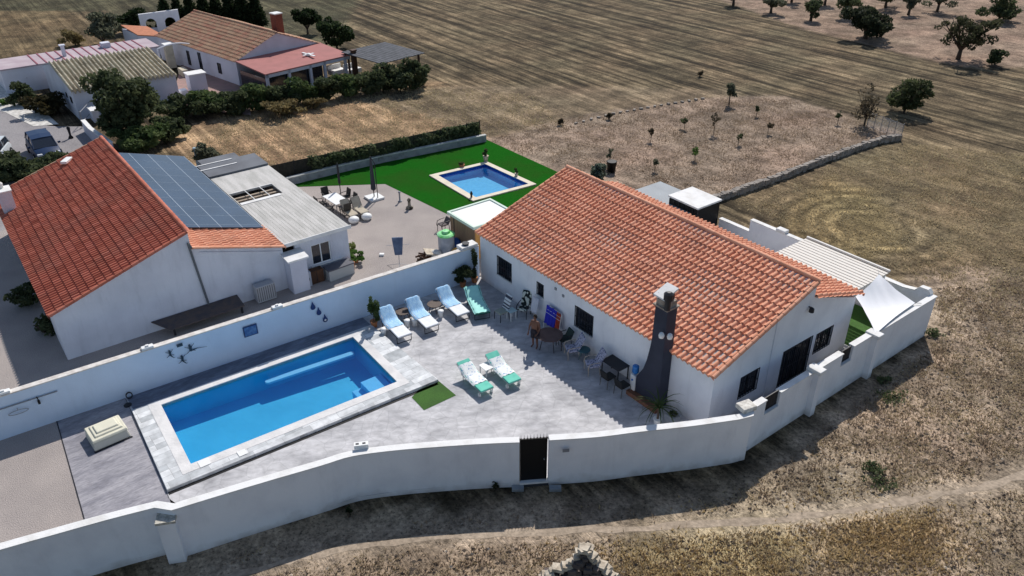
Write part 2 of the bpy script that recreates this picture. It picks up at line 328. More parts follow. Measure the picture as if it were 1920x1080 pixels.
def tree(name,label,cat,base,h,rx,n=1800,size=.12,m=None,trunk=.25,kind='round',group=None,clear=.3,limbs=6,k=14,z=0,ry=None,bm=None,rs=.38):
    base=Vector(base); ry=ry or rx; t=thing(name,label,cat,base,random.uniform(0,6),group); m=m or L_mid
    tr=MB(); zt=h*clear
    if trunk>0:
        tr.tube((0,0,-.1),(0.03,0,zt),trunk,trunk*.72,9)
        for i in range(limbs):
            a=2*PI*i/limbs+random.uniform(-.4,.4); r=rx*random.uniform(.45,.8); p1=Vector((math.cos(a)*r*.45,math.sin(a)*r*.45,zt+(h-zt)*.32)); p2=Vector((math.cos(a)*r,math.sin(a)*r,zt+(h-zt)*random.uniform(.55,.88)))
            tr.tube((0.03,0,zt*.92),p1,trunk*.5,trunk*.3,6); tr.tube(p1,p2,trunk*.3,trunk*.09,5)
            p3=p1+Vector((random.uniform(-.3,.3)*rx,random.uniform(-.3,.3)*rx,(h-zt)*.35)); tr.tube(p1,p3,trunk*.2,trunk*.06,5)
        tr.build('trunk',bm or bark,t,smooth=True)
    if kind=='cone':
        bl=[(0,0,h*f,rx*(1.02-f),rx*(1.02-f),h*.09) for f in np.linspace(.12,.97,11)]
    else: bl=clumps(rx,ry,h*clear*.75,h,k,rs)+[(0,0,h*(.5+clear/3),rx*.45,ry*.45,h*.22)]
    leaves('crown' if trunk>0 else 'foliage',m,t,bl,n,size); return t
# ================= GROUND =================
GZ=-.2
def smooth_noise(x,y,sc,seed):
    r=np.random.default_rng(seed); out=np.zeros_like(x)
    for k in range(7):
        a=r.uniform(0,2*PI); f=r.uniform(.5,1.6)/sc; out+=np.sin((x*math.cos(a)+y*math.sin(a))*f*2*PI+r.uniform(0,6.3))
    return out/4
def inpoly(x,y,poly):
    c=np.zeros(x.shape,bool); n=len(poly)
    for i in range(n):
        x1,y1=poly[i]; x2,y2=poly[(i+1)%n]
        if y1==y2: continue
        k=((y1>y)!=(y2>y))&(x<(x2-x1)*(y-y1)/(y2-y1)+x1); c^=k
    return c
def P2(*px,z=GZ): return [tuple(at(*p,z))[:2] for p in px]
def AB(*q): return [tuple(W(*p))[:2] for p in q]
POOL=[W(-14.9,-16.9),W(-14.58,-8.16),W(-10.26,-8.26),W(-10.55,-17.07)]
POOL2=[W(-29.15,5.95),W(-28.85,9.75),W(-24.1,9.95),W(-24.45,5.85)]
PZ2=.04
def axis_pts(lo,hi,step,far):
    a=list(np.arange(lo,hi+.001,step)); e=[];s=step;p=hi
    while p<far: s*=1.5; p+=s; e.append(p)
    f=[];s=step;p=lo
    while p>-far: s*=1.5; p-=s; f.append(p)
    return np.array(f[::-1]+a+e)
gx=axis_pts(-62,70,.5,900); gy=axis_pts(8,125,.5,1100)
X,Y=np.meshgrid(gx,gy); X=X.ravel();Y=Y.ravel()
zones=[ # polygon, albedo, stripe amount
 (P2((-900,-60),(700,-60),(620,110),(330,150),(200,20),(-900,60)),(.085,.076,.044),.5),
 (P2((-600,20),(130,20),(230,90),(140,120),(20,150),(-700,190)),(.16,.115,.064),.4),
 (P2((300,260),(420,205),(800,150),(960,190),(1060,235),(905,262),(520,350),(380,330)),(.40,.265,.155),.45),
 (P2((560,170),(1000,160),(1400,170),(1350,190),(1080,222),(905,262),(800,220)),(.22,.165,.105),.45),
 (P2((905,262),(1080,218),(1350,182),(1470,180),(1690,250),(1350,375),(1200,400),(1000,330)),(.31,.23,.17),0),
 (P2((1350,0),(1500,52),(1790,125),(2500,130),(2500,-60),(1250,-60)),(.29,.205,.148),.1),
 (P2((1360,380),(1700,262),(2300,330),(2300,620),(1750,600),(1700,520),(1500,430)),(.20,.15,.088),.35),
 (P2((1480,390),(1560,330),(1640,360),(1700,470),(1600,490),(1450,430)),(.27,.20,.10),.2),
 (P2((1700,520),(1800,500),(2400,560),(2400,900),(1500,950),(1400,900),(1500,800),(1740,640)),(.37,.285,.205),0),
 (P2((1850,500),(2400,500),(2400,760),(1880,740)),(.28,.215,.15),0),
 (P2((300,1200),(300,1010),(700,960),(1400,905),(1600,880),(2400,800),(2400,1300)),(.36,.28,.195),0),
 (P2((1150,1200),(1170,1010),(1250,980),(1480,960),(1500,1050),(1400,1200)),(.40,.31,.17),0),
 (P2((1540,985),(1640,960),(1790,975),(1720,1050),(1560,1060)),(.42,.30,.16),0),
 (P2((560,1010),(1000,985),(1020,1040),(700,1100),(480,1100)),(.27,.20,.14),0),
]
colr=np.tile(np.array([.138,.104,.062]),(len(X),1)); st=np.full(len(X),1.0)
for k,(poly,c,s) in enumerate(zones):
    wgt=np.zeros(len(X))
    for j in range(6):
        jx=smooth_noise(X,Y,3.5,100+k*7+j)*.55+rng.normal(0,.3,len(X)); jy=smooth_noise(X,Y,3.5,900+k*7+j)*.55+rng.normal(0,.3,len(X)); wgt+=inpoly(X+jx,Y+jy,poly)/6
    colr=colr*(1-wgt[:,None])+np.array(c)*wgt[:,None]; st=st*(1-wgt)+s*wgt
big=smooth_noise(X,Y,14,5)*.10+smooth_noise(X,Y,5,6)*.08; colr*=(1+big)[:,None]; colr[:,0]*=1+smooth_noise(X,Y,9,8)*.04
# worn pale track along the front
tr=[np.array(at(*p,GZ))[:2] for p in [(420,1085),(560,1045),(760,1012),(960,1000),(1200,990),(1450,975),(1600,955),(1750,930),(1860,910),(1990,870),(2200,800)]]
dist=np.full(len(X),99.)
for p,q in zip(tr[:-1],tr[1:]):
    d=q-p; t=np.clip(((X-p[0])*d[0]+(Y-p[1])*d[1])/(d@d),0,1); dist=np.minimum(dist,np.hypot(X-p[0]-t*d[0],Y-p[1]-t*d[1]))
dist+=smooth_noise(X,Y,2.2,55)*.22; wg=np.clip((1.1-dist)/.9,0,1)*.6; colr=colr*(1-wg[:,None])+np.array([.46,.37,.275])*wg[:,None]
# curved mowing swaths to the right
cc=np.array(at(1640,430,GZ))[:2]; rr=np.hypot(X-cc[0],Y-cc[1]); wsw=np.clip((9-rr)/4,0,1)*np.clip((rr-1.2),0,1)*(X<cc[0]+3); colr*=(1+.6*np.sin(rr*2*PI/1.15)*wsw)[:,None]
nx,ny=len(gx),len(gy); me=bpy.data.meshes.new('ground'); me.vertices.add(nx*ny); 
me.vertices.foreach_set('co',np.stack([X,Y,np.full(len(X),GZ)],1).ravel())
I,J=np.meshgrid(np.arange(nx-1),np.arange(ny-1)); I=I.ravel();J=J.ravel(); a=J*nx+I
cxm=(X[a]+X[a+1])/2; cym=(Y[a]+Y[a+nx])/2
def nearpoly(P,x,y,mg):
    c=sum((np.array(p)[:2] for p in P))/len(P); Q=[]
    for p in P: d=np.array(p)[:2]-c; Q.append(tuple(c+d*(1+mg/np.linalg.norm(d))))
    return inpoly(x,y,Q)
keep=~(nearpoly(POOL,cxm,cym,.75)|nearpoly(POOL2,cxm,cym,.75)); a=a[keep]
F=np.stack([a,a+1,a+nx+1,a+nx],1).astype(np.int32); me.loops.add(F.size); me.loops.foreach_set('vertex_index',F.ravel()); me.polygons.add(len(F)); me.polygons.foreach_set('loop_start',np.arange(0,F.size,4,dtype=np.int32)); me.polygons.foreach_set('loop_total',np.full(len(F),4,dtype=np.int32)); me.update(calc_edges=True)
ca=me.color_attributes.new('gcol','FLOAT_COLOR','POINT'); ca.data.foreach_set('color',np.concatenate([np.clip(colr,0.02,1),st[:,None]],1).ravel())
gm=bpy.data.materials.new('field_soil'); gm.use_nodes=True; t=gm.node_tree;N=t.nodes;L=t.links;p=N['Principled BSDF'];p.inputs['Roughness'].default_value=.95;p.inputs['Specular IOR Level'].default_value=.1
def nz(sc,vec,det=4,ro=.6):
    n=N.new('ShaderNodeTexNoise'); n.inputs['Scale'].default_value=sc; n.inputs['Detail'].default_value=det; n.inputs['Roughness'].default_value=ro; L.new(vec,n.inputs[0]); return n.outputs[0]
def mr(v,a,b,c,d):
    n=N.new('ShaderNodeMapRange'); L.new(v,n.inputs[0]); n.inputs[1].default_value=a;n.inputs[2].default_value=b;n.inputs[3].default_value=c;n.inputs[4].default_value=d; return n.outputs[0]
def mul(x,y,op='MULTIPLY'):
    n=N.new('ShaderNodeMath'); n.operation=op; 
    for i,q in enumerate((x,y)):
        if isinstance(q,(int,float)): n.inputs[i].default_value=q
        else: L.new(q,n.inputs[i])
    return n.outputs[0]
tc=N.new('ShaderNodeTexCoord').outputs['Object']; at_=N.new('ShaderNodeVertexColor'); at_.layer_name='gcol'
vr=N.new('ShaderNodeVectorRotate'); vr.rotation_type='Z_AXIS'; L.new(tc,vr.inputs[0]); vr.inputs['Angle'].default_value=-YAW+R(2)
mp=N.new('ShaderNodeMapping'); L.new(vr.outputs[0],mp.inputs[0]); mp.inputs['Scale'].default_value=(.03,1.15,1)
mp2=N.new('ShaderNodeMapping'); L.new(vr.outputs[0],mp2.inputs[0]); mp2.inputs['Scale'].default_value=(.25,2.6,1)
s1=mr(nz(1,mp.outputs[0],6,.7),.41,.59,.36,1.62); big_=mr(nz(.38,tc,6,.68),.38,.62,.64,1.34); s2=mr(nz(1,mp2.outputs[0],3),.38,.62,.68,1.28); stv=mul(s1,s2)
mixs=N.new('ShaderNodeMix'); L.new(at_.outputs['Alpha'],mixs.inputs[0]); mixs.inputs[2].default_value=1; L.new(stv,mixs.inputs[3])
sp=mr(nz(5.5,tc,6,.75),.36,.62,.50,1.30); sp2=mr(nz(1.3,tc,6,.7),.35,.65,.76,1.22); dots=mr(nz(9,tc,2,.5),.30,.40,.45,1.0); tone=mul(mul(mul(mul(sp,sp2),big_),dots),mixs.outputs[0])
mx=N.new('ShaderNodeMix'); mx.data_type='RGBA'; mx.blend_type='MULTIPLY'; mx.inputs[0].default_value=1; L.new(at_.outputs['Color'],mx.inputs[6]); L.new(tone,mx.inputs[7]); L.new(mx.outputs[2],p.inputs['Base Color'])
b=N.new('ShaderNodeBump'); b.inputs['Strength'].default_value=.8; b.inputs['Distance'].default_value=.12; L.new(mul(nz(4,tc,6,.7),mul(s1,.4),'ADD'),b.inputs['Height']); L.new(b.outputs[0],p.inputs['Normal'])
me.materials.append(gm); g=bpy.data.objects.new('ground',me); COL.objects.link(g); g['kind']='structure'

# ---- footpath: thin worn strip with a ragged edge
mb=MB(); n=70; tp=np.array(tr); seg=np.linspace(0,len(tr)-1.001,n); L_=[];R_=[]
for s in seg:
    i=int(s); f=s-i; c=tp[i]*(1-f)+tp[i+1]*f; d=tp[i+1]-tp[i]; d/=np.linalg.norm(d); nn=np.array([-d[1],d[0]]); L_.append(c+nn*random.uniform(.05,.24)); R_.append(c-nn*random.uniform(.05,.24))
mb.v=[(*q,GZ+.004) for q in L_]+[(*q,GZ+.004) for q in R_]; mb.f=[(i,i+1,n+i+1,n+i) for i in range(n-1)]
pathm=mat('path_dust',(.42,.335,.25),.95,(.31,.245,.18),1.2,7,.35,.7,.5,8,fine=.25,fscale=7)
o=mb.build('footpath',pathm); o['kind']='structure'
# ---- dry grass blades (nobody could count them)
def scatter(name,m,polys,n,blades,hh,spread,seed,label,soft=.15,avoid=None):
    r=np.random.default_rng(seed); pts=[]
    for poly,share in polys:
        xs=[q[0] for q in poly];ys=[q[1] for q in poly]; k=int(n*share); got=0
        while got<k:
            x=r.uniform(min(xs),max(xs),k*2);y=r.uniform(min(ys),max(ys),k*2); ok=inpoly(x,y,poly)
            d=smooth_noise(x,y,3,seed+1)+smooth_noise(x,y,1.2,seed+2)*.8; ok&=(d>r.uniform(-1.2,.9,len(x)))
            if avoid is not None: ok&=~avoid(x,y)
            x=x[ok][:k-got];y=y[ok][:k-got]; pts.append(np.stack([x,y],1)); got+=len(x)
    P=np.concatenate(pts); P=P+r.normal(0,soft,P.shape); P=P[~avoid(P[:,0],P[:,1])] if avoid is not None else P; P=np.repeat(P,blades,0); n=len(P); P=P+r.normal(0,spread,(n,2)); a=r.uniform(0,2*PI,n); h=hh*r.uniform(.4,1.5,n); wd=h*.16+.012; lean=r.normal(0,.55,(n,2))*h[:,None]
    c=np.stack([np.cos(a),np.sin(a)],1)*wd[:,None]; z0=np.full((n,1),GZ-.01)
    V=np.stack([np.concatenate([P-c,z0],1),np.concatenate([P+c,z0],1),np.concatenate([P+lean,z0+h[:,None]],1)],1).reshape(-1,3)
    me=bpy.data.meshes.new(name); me.vertices.add(3*n); me.vertices.foreach_set('co',V.ravel()); me.loops.add(3*n); me.loops.foreach_set('vertex_index',np.arange(3*n,dtype=np.int32)); me.polygons.add(n); me.polygons.foreach_set('loop_start',np.arange(0,3*n,3,dtype=np.int32)); me.polygons.foreach_set('loop_total',np.full(n,3,dtype=np.int32)); me.update(calc_edges=True); me.materials.append(m)
    o=bpy.data.objects.new(name,me); COL.objects.link(o); tag(o,label,'grass',None,'stuff'); return o
wallzone=AB((-30,-30),(-12,-24),(-6.2,-18.4),(-1.2,-6.5),(2.9,-.9),(2.1,14.2),(-16,14.2),(-16,30),(-40,14))
def onpath(x,y):
    d=np.full(len(x),99.)
    for p_,q_ in zip(tr[:-1],tr[1:]):
        dd=q_-p_; t_=np.clip(((x-p_[0])*dd[0]+(y-p_[1])*dd[1])/(dd@dd),0,1); d=np.minimum(d,np.hypot(x-p_[0]-t_*dd[0],y-p_[1]-t_*dd[1]))
    return (d<.5)|inpoly(x,y,wallzone)
gA=mat('dry_grass_straw',(.52,.43,.27),.95,(.38,.30,.18),.5,4); gB=mat('dry_grass_brown',(.27,.20,.14),.95,(.38,.29,.20),.6,4); gC=mat('dry_grass_gold',(.58,.45,.23),.95,(.46,.33,.17),.5,4)
[translucent(q,.45) for q in (gA,gB,gC)]
near=P2((250,1200),(450,1040),(800,985),(1300,960),(1440,900),(1560,800),(1760,640),(1760,540),(2200,500),(2200,1300))
scatter('dry_grass',gA,[(near,1)],8000,6,.085,.15,11,'sparse straw-coloured dry grass on the soil outside the front wall',avoid=onpath)
scatter('dead_weeds',gB,[(near,1)],6500,5,.11,.12,12,'brown dead weeds scattered over the bare soil outside the walls',avoid=onpath)
scatter('golden_grass',gC,[(P2((1080,1200),(1130,1010),(1250,975),(1480,960),(1500,1050),(1400,1200)),.6),(P2((1530,990),(1640,962),(1800,975),(1720,1055),(1560,1065)),.4)],1300,7,.12,.22,13,'taller golden dry grass in front of the footpath',soft=.8,avoid=onpath)
scatter('field_stubble',gA,[(P2((340,300),(420,215),(800,160),(1000,180),(1060,235),(905,255),(520,345)),.45),(P2((1380,385),(1690,270),(2000,300),(2000,560),(1760,540),(1500,430)),.55)],9000,5,.12,.22,14,'short dry stubble on the open fields behind the gardens')
scatter('orchard_weeds',gB,[(P2((915,265),(1080,220),(1350,185),(1470,185),(1680,250),(1350,368),(1080,320)),1)],4500,5,.11,.2,15,'low brown weeds over the orchard plot behind the villa')
def rocks(name,m,poly,n,s,seed,label):
    r=np.random.default_rng(seed); mb=MB(); xs=[q[0] for q in poly];ys=[q[1] for q in poly]
    while n>0:
        x=r.uniform(min(xs),max(xs));y=r.uniform(min(ys),max(ys))
        if not inpoly(np.array([x]),np.array([y]),poly)[0] or onpath(np.array([x]),np.array([y]))[0]: continue
        q=s*r.uniform(.4,1.5)**1.5; V=[(x+q*dx*r.uniform(.6,1.2),y+q*dy*r.uniform(.6,1.2),GZ+q*dz*r.uniform(.4,.9)) for dx,dy,dz in [(1,0,0),(0,1,0),(-1,0,0),(0,-1,0),(.2,.1,1)]]
        mb.add(V,[(0,1,4),(1,2,4),(2,3,4),(3,0,4)]); n-=1
    o=mb.build(name,m,fix=False); tag(o,label,'stones',None,'stuff')
rocks('loose_stones',stonepale,near,900,.045,21,'small pale stones lying on the soil outside the walls')
rocks('soil_clods',mat('soil_clod',(.13,.10,.075),.95),near,5200,.06,22,'dark clods of dry soil outside the walls')

# ================= YARD SURFACES =================
front_c=[at(*p,2) for p in [(-60,1050),(0,1029),(100,1001),(200,973),(290,950)]]
front_d=[at(*p,2) for p in [(322,955),(400,931),(500,901),(600,872),(660,854),(740,843),(840,835),(920,830),(974,828)]]
front_e=[at(*p,2) for p in [(1030,824),(1120,818),(1200,808),(1300,797),(1385,785),(1413,768)]]
fl=[tuple(p)[:2] for p in front_c+front_d+front_e]
jw=tuple(W(-9.35,-18.25))[:2]; jw2=tuple(W(-9.95,-20.95))[:2]
patio=[tuple(W(-16.7,-17.95))[:2],jw]+[q for q in fl if ab(Vector((*q,0)))[1]>-18]+AB((1.6,.6),(1.45,13.85),(-15.8,13.85),(-15.8,0))
sheet('patio',patio,0,concrete,hole=AB((-15.0,-17.0),(-14.7,-8.05),(-10.15,-8.15),(-10.4,-17.2)))
inner=[q for q in fl if -20.9<ab(Vector((*q,0)))[1]<-18.3]
sheet('side_deck',[tuple(W(-16.8,-20.6))[:2]]+[jw2]+inner+[jw]+[tuple(W(-16.7,-17.95))[:2]],0,deckgrey)
fl2=[q for q in fl if ab(Vector((*q,0)))[1]<-21]
sheet('gravel_yard',[tuple(W(-17.3,-36))[:2],tuple(W(-12,-36))[:2]]+fl2+[jw2]+[tuple(W(-16.8,-20.6))[:2]],0,gravel)
sheet('neighbour_gravel',AB((-17.2,-40),(-16.7,-20),(-15.9,.1),(-16.0,3.0),(-22.95,3.1),(-30.2,2.35),(-33.4,-2.6),(-38.5,-8),(-38.5,-19),(-37,-21),(-36.5,-40)),0,gravel)
sheet('driveway',P2((-700,330),(-700,200),(-60,180),(0,190),(60,232),(110,236),(160,236),(235,300),(120,420),(-500,520),z=0),-.05,drive)
sheet('lawn',AB((-16.0,3.0),(-22.95,3.1),(-30.2,2.35),(-33.4,-2.6),(-34.1,-2.6),(-35.0,3),(-33.3,12.9),(-24.6,12.98),(-16,12.98)),.012,turf,hole=AB((-29.45,5.6),(-29.15,10.0),(-23.9,10.25),(-24.2,5.5)))
sheet('white_gravel_bed',P2((-200,190),(-200,150),(38,150),(90,215),(110,232),(62,236),(10,210),(-40,196),z=0),-.03,mat('white_gravel',(.72,.69,.64),.95,(.5,.48,.44),3,5,.4,.6,.4,20))
sheet('painted_shade_strip',AB((-16.62,-17.9),(-15.3,-17.9),(-15.02,-7.0),(-15.02,-6.9),(-16.1,-6.9)),.006,mat('paving_painted_shade',(.14,.155,.20),.7,(.24,.27,.33),1.2,8,.42,.7,.4,6,stretch=(.5,1.4,1,-R(38)),fine=.2,fscale=6))  # dark paving sheet, the dividing wall's shadow is painted into its colour
# dark joint between the decks
o=MB().slab([W(-16.4,-17.97,.006),W(-9.35,-18.27,.006),W(-9.35,-18.245,.006),W(-16.4,-17.945,.006)],.006).build('deck_joint',mat('joint_grey',(.10,.10,.11),.9)); o['kind']='structure'
o=MB().slab([W(-16.6,-20.62,.012),W(-9.95,-20.97,.012),W(-9.95,-20.93,.012),W(-16.6,-20.58,.012)],.01).build('deck_edge',dark); o['kind']='structure'

# ================= POOLS =================
def water_mat(name,tint,gl=.35,scat=.13):
    m=bpy.data.materials.new(name); m.use_nodes=True; t=m.node_tree;N=t.nodes;L=t.links; N.remove(N['Principled BSDF']); out=N['Material Output']
    tr_=N.new('ShaderNodeBsdfTransparent'); tr_.inputs[0].default_value=(*tint,1); g=N.new('ShaderNodeBsdfGlossy'); g.inputs['Roughness'].default_value=.04; fr=N.new('ShaderNodeFresnel'); fr.inputs[0].default_value=1.33
    tc=N.new('ShaderNodeTexCoord'); n=N.new('ShaderNodeTexNoise'); n.inputs['Scale'].default_value=3.5; n.inputs['Detail'].default_value=4; L.new(tc.outputs['Object'],n.inputs[0]); b=N.new('ShaderNodeBump'); b.inputs['Strength'].default_value=gl; b.inputs['Distance'].default_value=.03; L.new(n.outputs[0],b.inputs['Height'])
    for q in (g,fr): L.new(b.outputs[0],q.inputs['Normal'])
    mx=N.new('ShaderNodeMixShader'); L.new(fr.outputs[0],mx.inputs[0]); df=N.new('ShaderNodeBsdfDiffuse'); df.inputs[0].default_value=(.004,.07,.60,1); ms=N.new('ShaderNodeMixShader'); ms.inputs[0].default_value=scat; L.new(tr_.outputs[0],ms.inputs[1]); L.new(df.outputs[0],ms.inputs[2]); L.new(ms.outputs[0],mx.inputs[1]); L.new(g.outputs[0],mx.inputs[2]); L.new(mx.outputs[0],out.inputs[0]); return m
def basin(quad,ztop,depth,name,m,parent,slope=0,band=None):
    q=[Vector(p)-parent.location for p in quad]; n=4; mb=MB(); T=[Vector((p.x,p.y,ztop)) for p in q]; Bm=[Vector((p.x,p.y,-depth-(slope if i in(1,2) else 0))) for i,p in enumerate(q)]
    mb.add(T+Bm,[(4,5,6,7)]+[(i,(i+1)%4,4+(i+1)%4,4+i) for i in range(4)]); o=mb.build(name,m,parent,fix=False)
    if band:
        c=sum(T,Vector())/4; mb=MB(); I=[p+(c-p).normalized()*.012 for p in T]; mb.add(I+[p-Vector((0,0,.28)) for p in I],[(i,(i+1)%4,4+(i+1)%4,4+i) for i in range(4)]); mb.build('tile_band',band,parent,fix=False)
    return o
pt=thing('swimming_pool','large rectangular blue swimming pool with pale stone surround beside the long white wall','pool',W(-12.6,-12.6))
loc=pt.location
def rel(pts): return [(p.x-loc.x,p.y-loc.y) for p in pts]
basin(POOL,.10,.95,'basin',bluepool,pt,.15)
outer=[W(-15.28,-17.35),W(-14.98,-7.75),W(-9.86,-7.86),W(-10.14,-17.5)]
ringframe('coping',rel(outer),rel(POOL),.0,.14,mat('coping_white',(.74,.72,.70),.8,(.56,.55,.54),1.6,6,.4,.75,.3,10),pt)
sm=bpy.data.materials.new('patchwork_stone'); sm.use_nodes=True; t=sm.node_tree;N=t.nodes;L=t.links;p=N['Principled BSDF'];p.inputs['Roughness'].default_value=.8
tc=N.new('ShaderNodeTexCoord'); vr=N.new('ShaderNodeVectorRotate'); vr.rotation_type='Z_AXIS'; L.new(tc.outputs['Object'],vr.inputs[0]); vr.inputs['Angle'].default_value=-R(38.4)
bk=N.new('ShaderNodeTexBrick'); L.new(vr.outputs[0],bk.inputs[0]); bk.inputs['Scale'].default_value=1; bk.inputs['Brick Width'].default_value=.75; bk.inputs['Row Height'].default_value=.34; bk.inputs['Mortar Size'].default_value=.006; bk.inputs['Color1'].default_value=(.36,.38,.39,1); bk.inputs['Color2'].default_value=(.70,.71,.71,1); bk.inputs['Mortar'].default_value=(.33,.33,.33,1); bk.offset=.37; bk.squash=1.6; bk.squash_frequency=3; bk.inputs['Bias'].default_value=.1
nn=N.new('ShaderNodeTexNoise'); nn.inputs['Scale'].default_value=3; nn.inputs['Detail'].default_value=7; L.new(tc.outputs['Object'],nn.inputs[0]); m2=N.new('ShaderNodeMapRange'); m2.inputs[1].default_value=.3; m2.inputs[2].default_value=.7; m2.inputs[3].default_value=.78; m2.inputs[4].default_value=1.2; L.new(nn.outputs[0],m2.inputs[0])
mx=N.new('ShaderNodeMix'); mx.data_type='RGBA'; mx.blend_type='MULTIPLY'; mx.inputs[0].default_value=1; L.new(bk.outputs[0],mx.inputs[6]); L.new(m2.outputs[0],mx.inputs[7]); L.new(mx.outputs[2],p.inputs['Base Color'])
surr=[W(-15.3,-17.97),W(-15.0,-6.95),W(-9.3,-6.75),W(-9.72,-18.2)]
ringframe('stone_surround',rel(surr),rel(outer),.0,.13,sm,pt)
st_=MB()
for (a0,a1,b0,b1,z) in ((-11.75,-10.32,-9.3,-8.3,-.32),(-11.75,-10.34,-9.75,-9.3,-.62)):
    c=[W(a0,b0),W(a0,b1),W(a1,b1),W(a1,b0)]; st_.prism(rel(c),-1.3,z)
st_.build('steps',mat('pool_step_blue',(.30,.66,.90),.6),pt)
dc=MB(); q=[W(-9.70,-18.2),W(-9.27,-6.85),W(-9.13,-6.85),W(-9.56,-18.2)]; dc.prism(rel(q),.0,.012); dc.build('drain_channel',black,pt)
water=MB().add([(*q,.0) for q in rel(POOL)],[(3,2,1,0)]).build('water',water_mat('pool_water',(.66,.90,.98)),pt,fix=False)
c=W(-10.3,-16.2)-loc
for (a,b,wd) in ((-9.95,-15.3,.16),(-10.3,-16.65,.2)): 
    q=[W(a-wd,b-wd)-loc,W(a-wd,b+wd)-loc,W(a+wd,b+wd)-loc,W(a+wd,b-wd)-loc]; sk=MB(); sk.prism([(v.x,v.y) for v in q],.141,.155); sk.build('skimmer_lid',plast,pt)
n0=at(503,714,-.32); n1=at(659,662,-.32); nd=pt
h_=(n1-n0)/2; c_=(n0+n1)/2-loc; d_=h_.normalized(); s_=Vector((-d_.y,d_.x,0)); q=[]
for e_ in (1,-1):
    for k in range(7): t_=-PI/2+PI*k/6; v_=c_+h_*e_+(d_*math.cos(t_)+s_*math.sin(t_))*.14*e_; q.append((v_.x,v_.y))
MB().prism(q,-.42,-.32).build('submerged_bench',mat('bench_paint',(.45,.70,.86),.6),pt)
# neighbour's small pool in the lawn
p2=thing('garden_pool','small rectangular blue pool with cream coping set in the green lawn','pool',W(-26.6,7.9)); loc=p2.location
basin(POOL2,.06,.5,'basin',bluepool2,p2,.1,band=bluedk)
ringframe('coping',rel([W(-29.55,5.45),W(-29.2,10.12),W(-23.75,10.35),W(-24.1,5.38)]),rel(POOL2),.0,.09,mat('coping_cream',(.76,.68,.54),.8,(.66,.58,.45),2,4),p2)
MB().add([(*q,-.04) for q in rel(POOL2)],[(3,2,1,0)]).build('water',water_mat('garden_pool_water',(.66,.92,1.0),scat=.1),p2,fix=False)
# ================= VILLA =================
vl=thing('villa','single-storey white villa with an orange barrel-tile roof beside the patio','house',O0,YAW)
EZ,RZ_,SL=2.78,4.80,0
walls=MB(); Wn=[(-14.1,-12.89,.98,2.07),(-10.85,-10.35,1.3,2.01),(-8.05,-6.82,.91,2.02)]
Gn=[(1.76,2.95,.74,1.86),(4.5,6.55,.02,1.95),(6.86,8.1,.8,1.88)]
wall_open(walls,'x',0,.25,-15.6,-.25,-.2,EZ,Wn)
wall_open(walls,'y',-.25,0,0,9.5,-.2,EZ,Gn)
walls.box(-15.6,-15.35,.25,9.5,-.2,EZ); walls.box(-15.35,-.25,9.25,9.5,-.2,EZ)
for x0,x1 in ((-.25,0),(-15.6,-15.35)):
    n=len(walls.v); walls.add([(x0,0,EZ),(x0,6.0,RZ_),(x0,6.0,4.05),(x0,9.5,EZ),(x1,0,EZ),(x1,6.0,RZ_),(x1,6.0,4.05),(x1,9.5,EZ)],[(0,3,2,1),(4,5,6,7),(0,1,5,4),(1,2,6,5),(2,3,7,6),(3,0,4,7)])
walls.box(-15.35,-.25,5.85,6.0,3.9,RZ_)
walls.build('wall',white,vl)
rm=MB(); rm.box(-15.3,-.3,.3,9.2,.0,.02); rm.box(-15.3,-.3,4.0,4.1,.02,2.6); rm.build('interior_floor',mat('interior_dark',(.05,.045,.04),.9),vl)
for q in Wn: window(vl,'x',0,-1,*q,grille=.16,div=1)
for i,q in enumerate(Gn):
    if i==1: window(vl,'y',0,1,*q,grille=.14,div=3,name='patio_door',fw=.07)
    else: window(vl,'y',0,1,*q,grille=.16,div=1)
sl=(RZ_-EZ)/6.0; vv=Vector((0,1,sl)).normalized(); nv=16; ln=math.hypot(6.12,6.12*sl); 
tiles('roof_tiles',tile_o,vl,(-15.78,-.16,EZ-.16*sl+.03),(1,0,0),tuple(vv),61,nv,15.9/61,ln/nv,.082,.05)
MB().slab([(-15.7,-.1,EZ+.0),(.04,-.1,EZ+.0),(.04,6.0,RZ_+.03),(-15.7,6.0,RZ_+.03)],.07).build('roof_board',mat('mortar_edge',(.55,.50,.46),.9,(.42,.37,.33),3),vl)
ridge('ridge_tiles',tile_o,vl,(-15.8,6.02,RZ_+.06),(.12,6.02,RZ_+.06),.12)
ridge('verge_tiles',tile_o,vl,(.06,-.16,EZ-.02),(.06,5.95,RZ_+.01),.095,.38)
ridge('verge_tiles',tile_o,vl,(-15.74,-.16,EZ-.02),(-15.74,5.95,RZ_+.01),.095,.38)
s2=(4.0-2.85)/3.75; v2=Vector((0,-1,s2)).normalized(); l2=math.hypot(3.75,3.75*s2)
tiles('rear_roof_tiles',tile_r if False else tile_o,vl,(-15.7,9.8,2.93),(1,0,0),tuple(v2),60,10,15.9/60,l2/10,.095,.05)
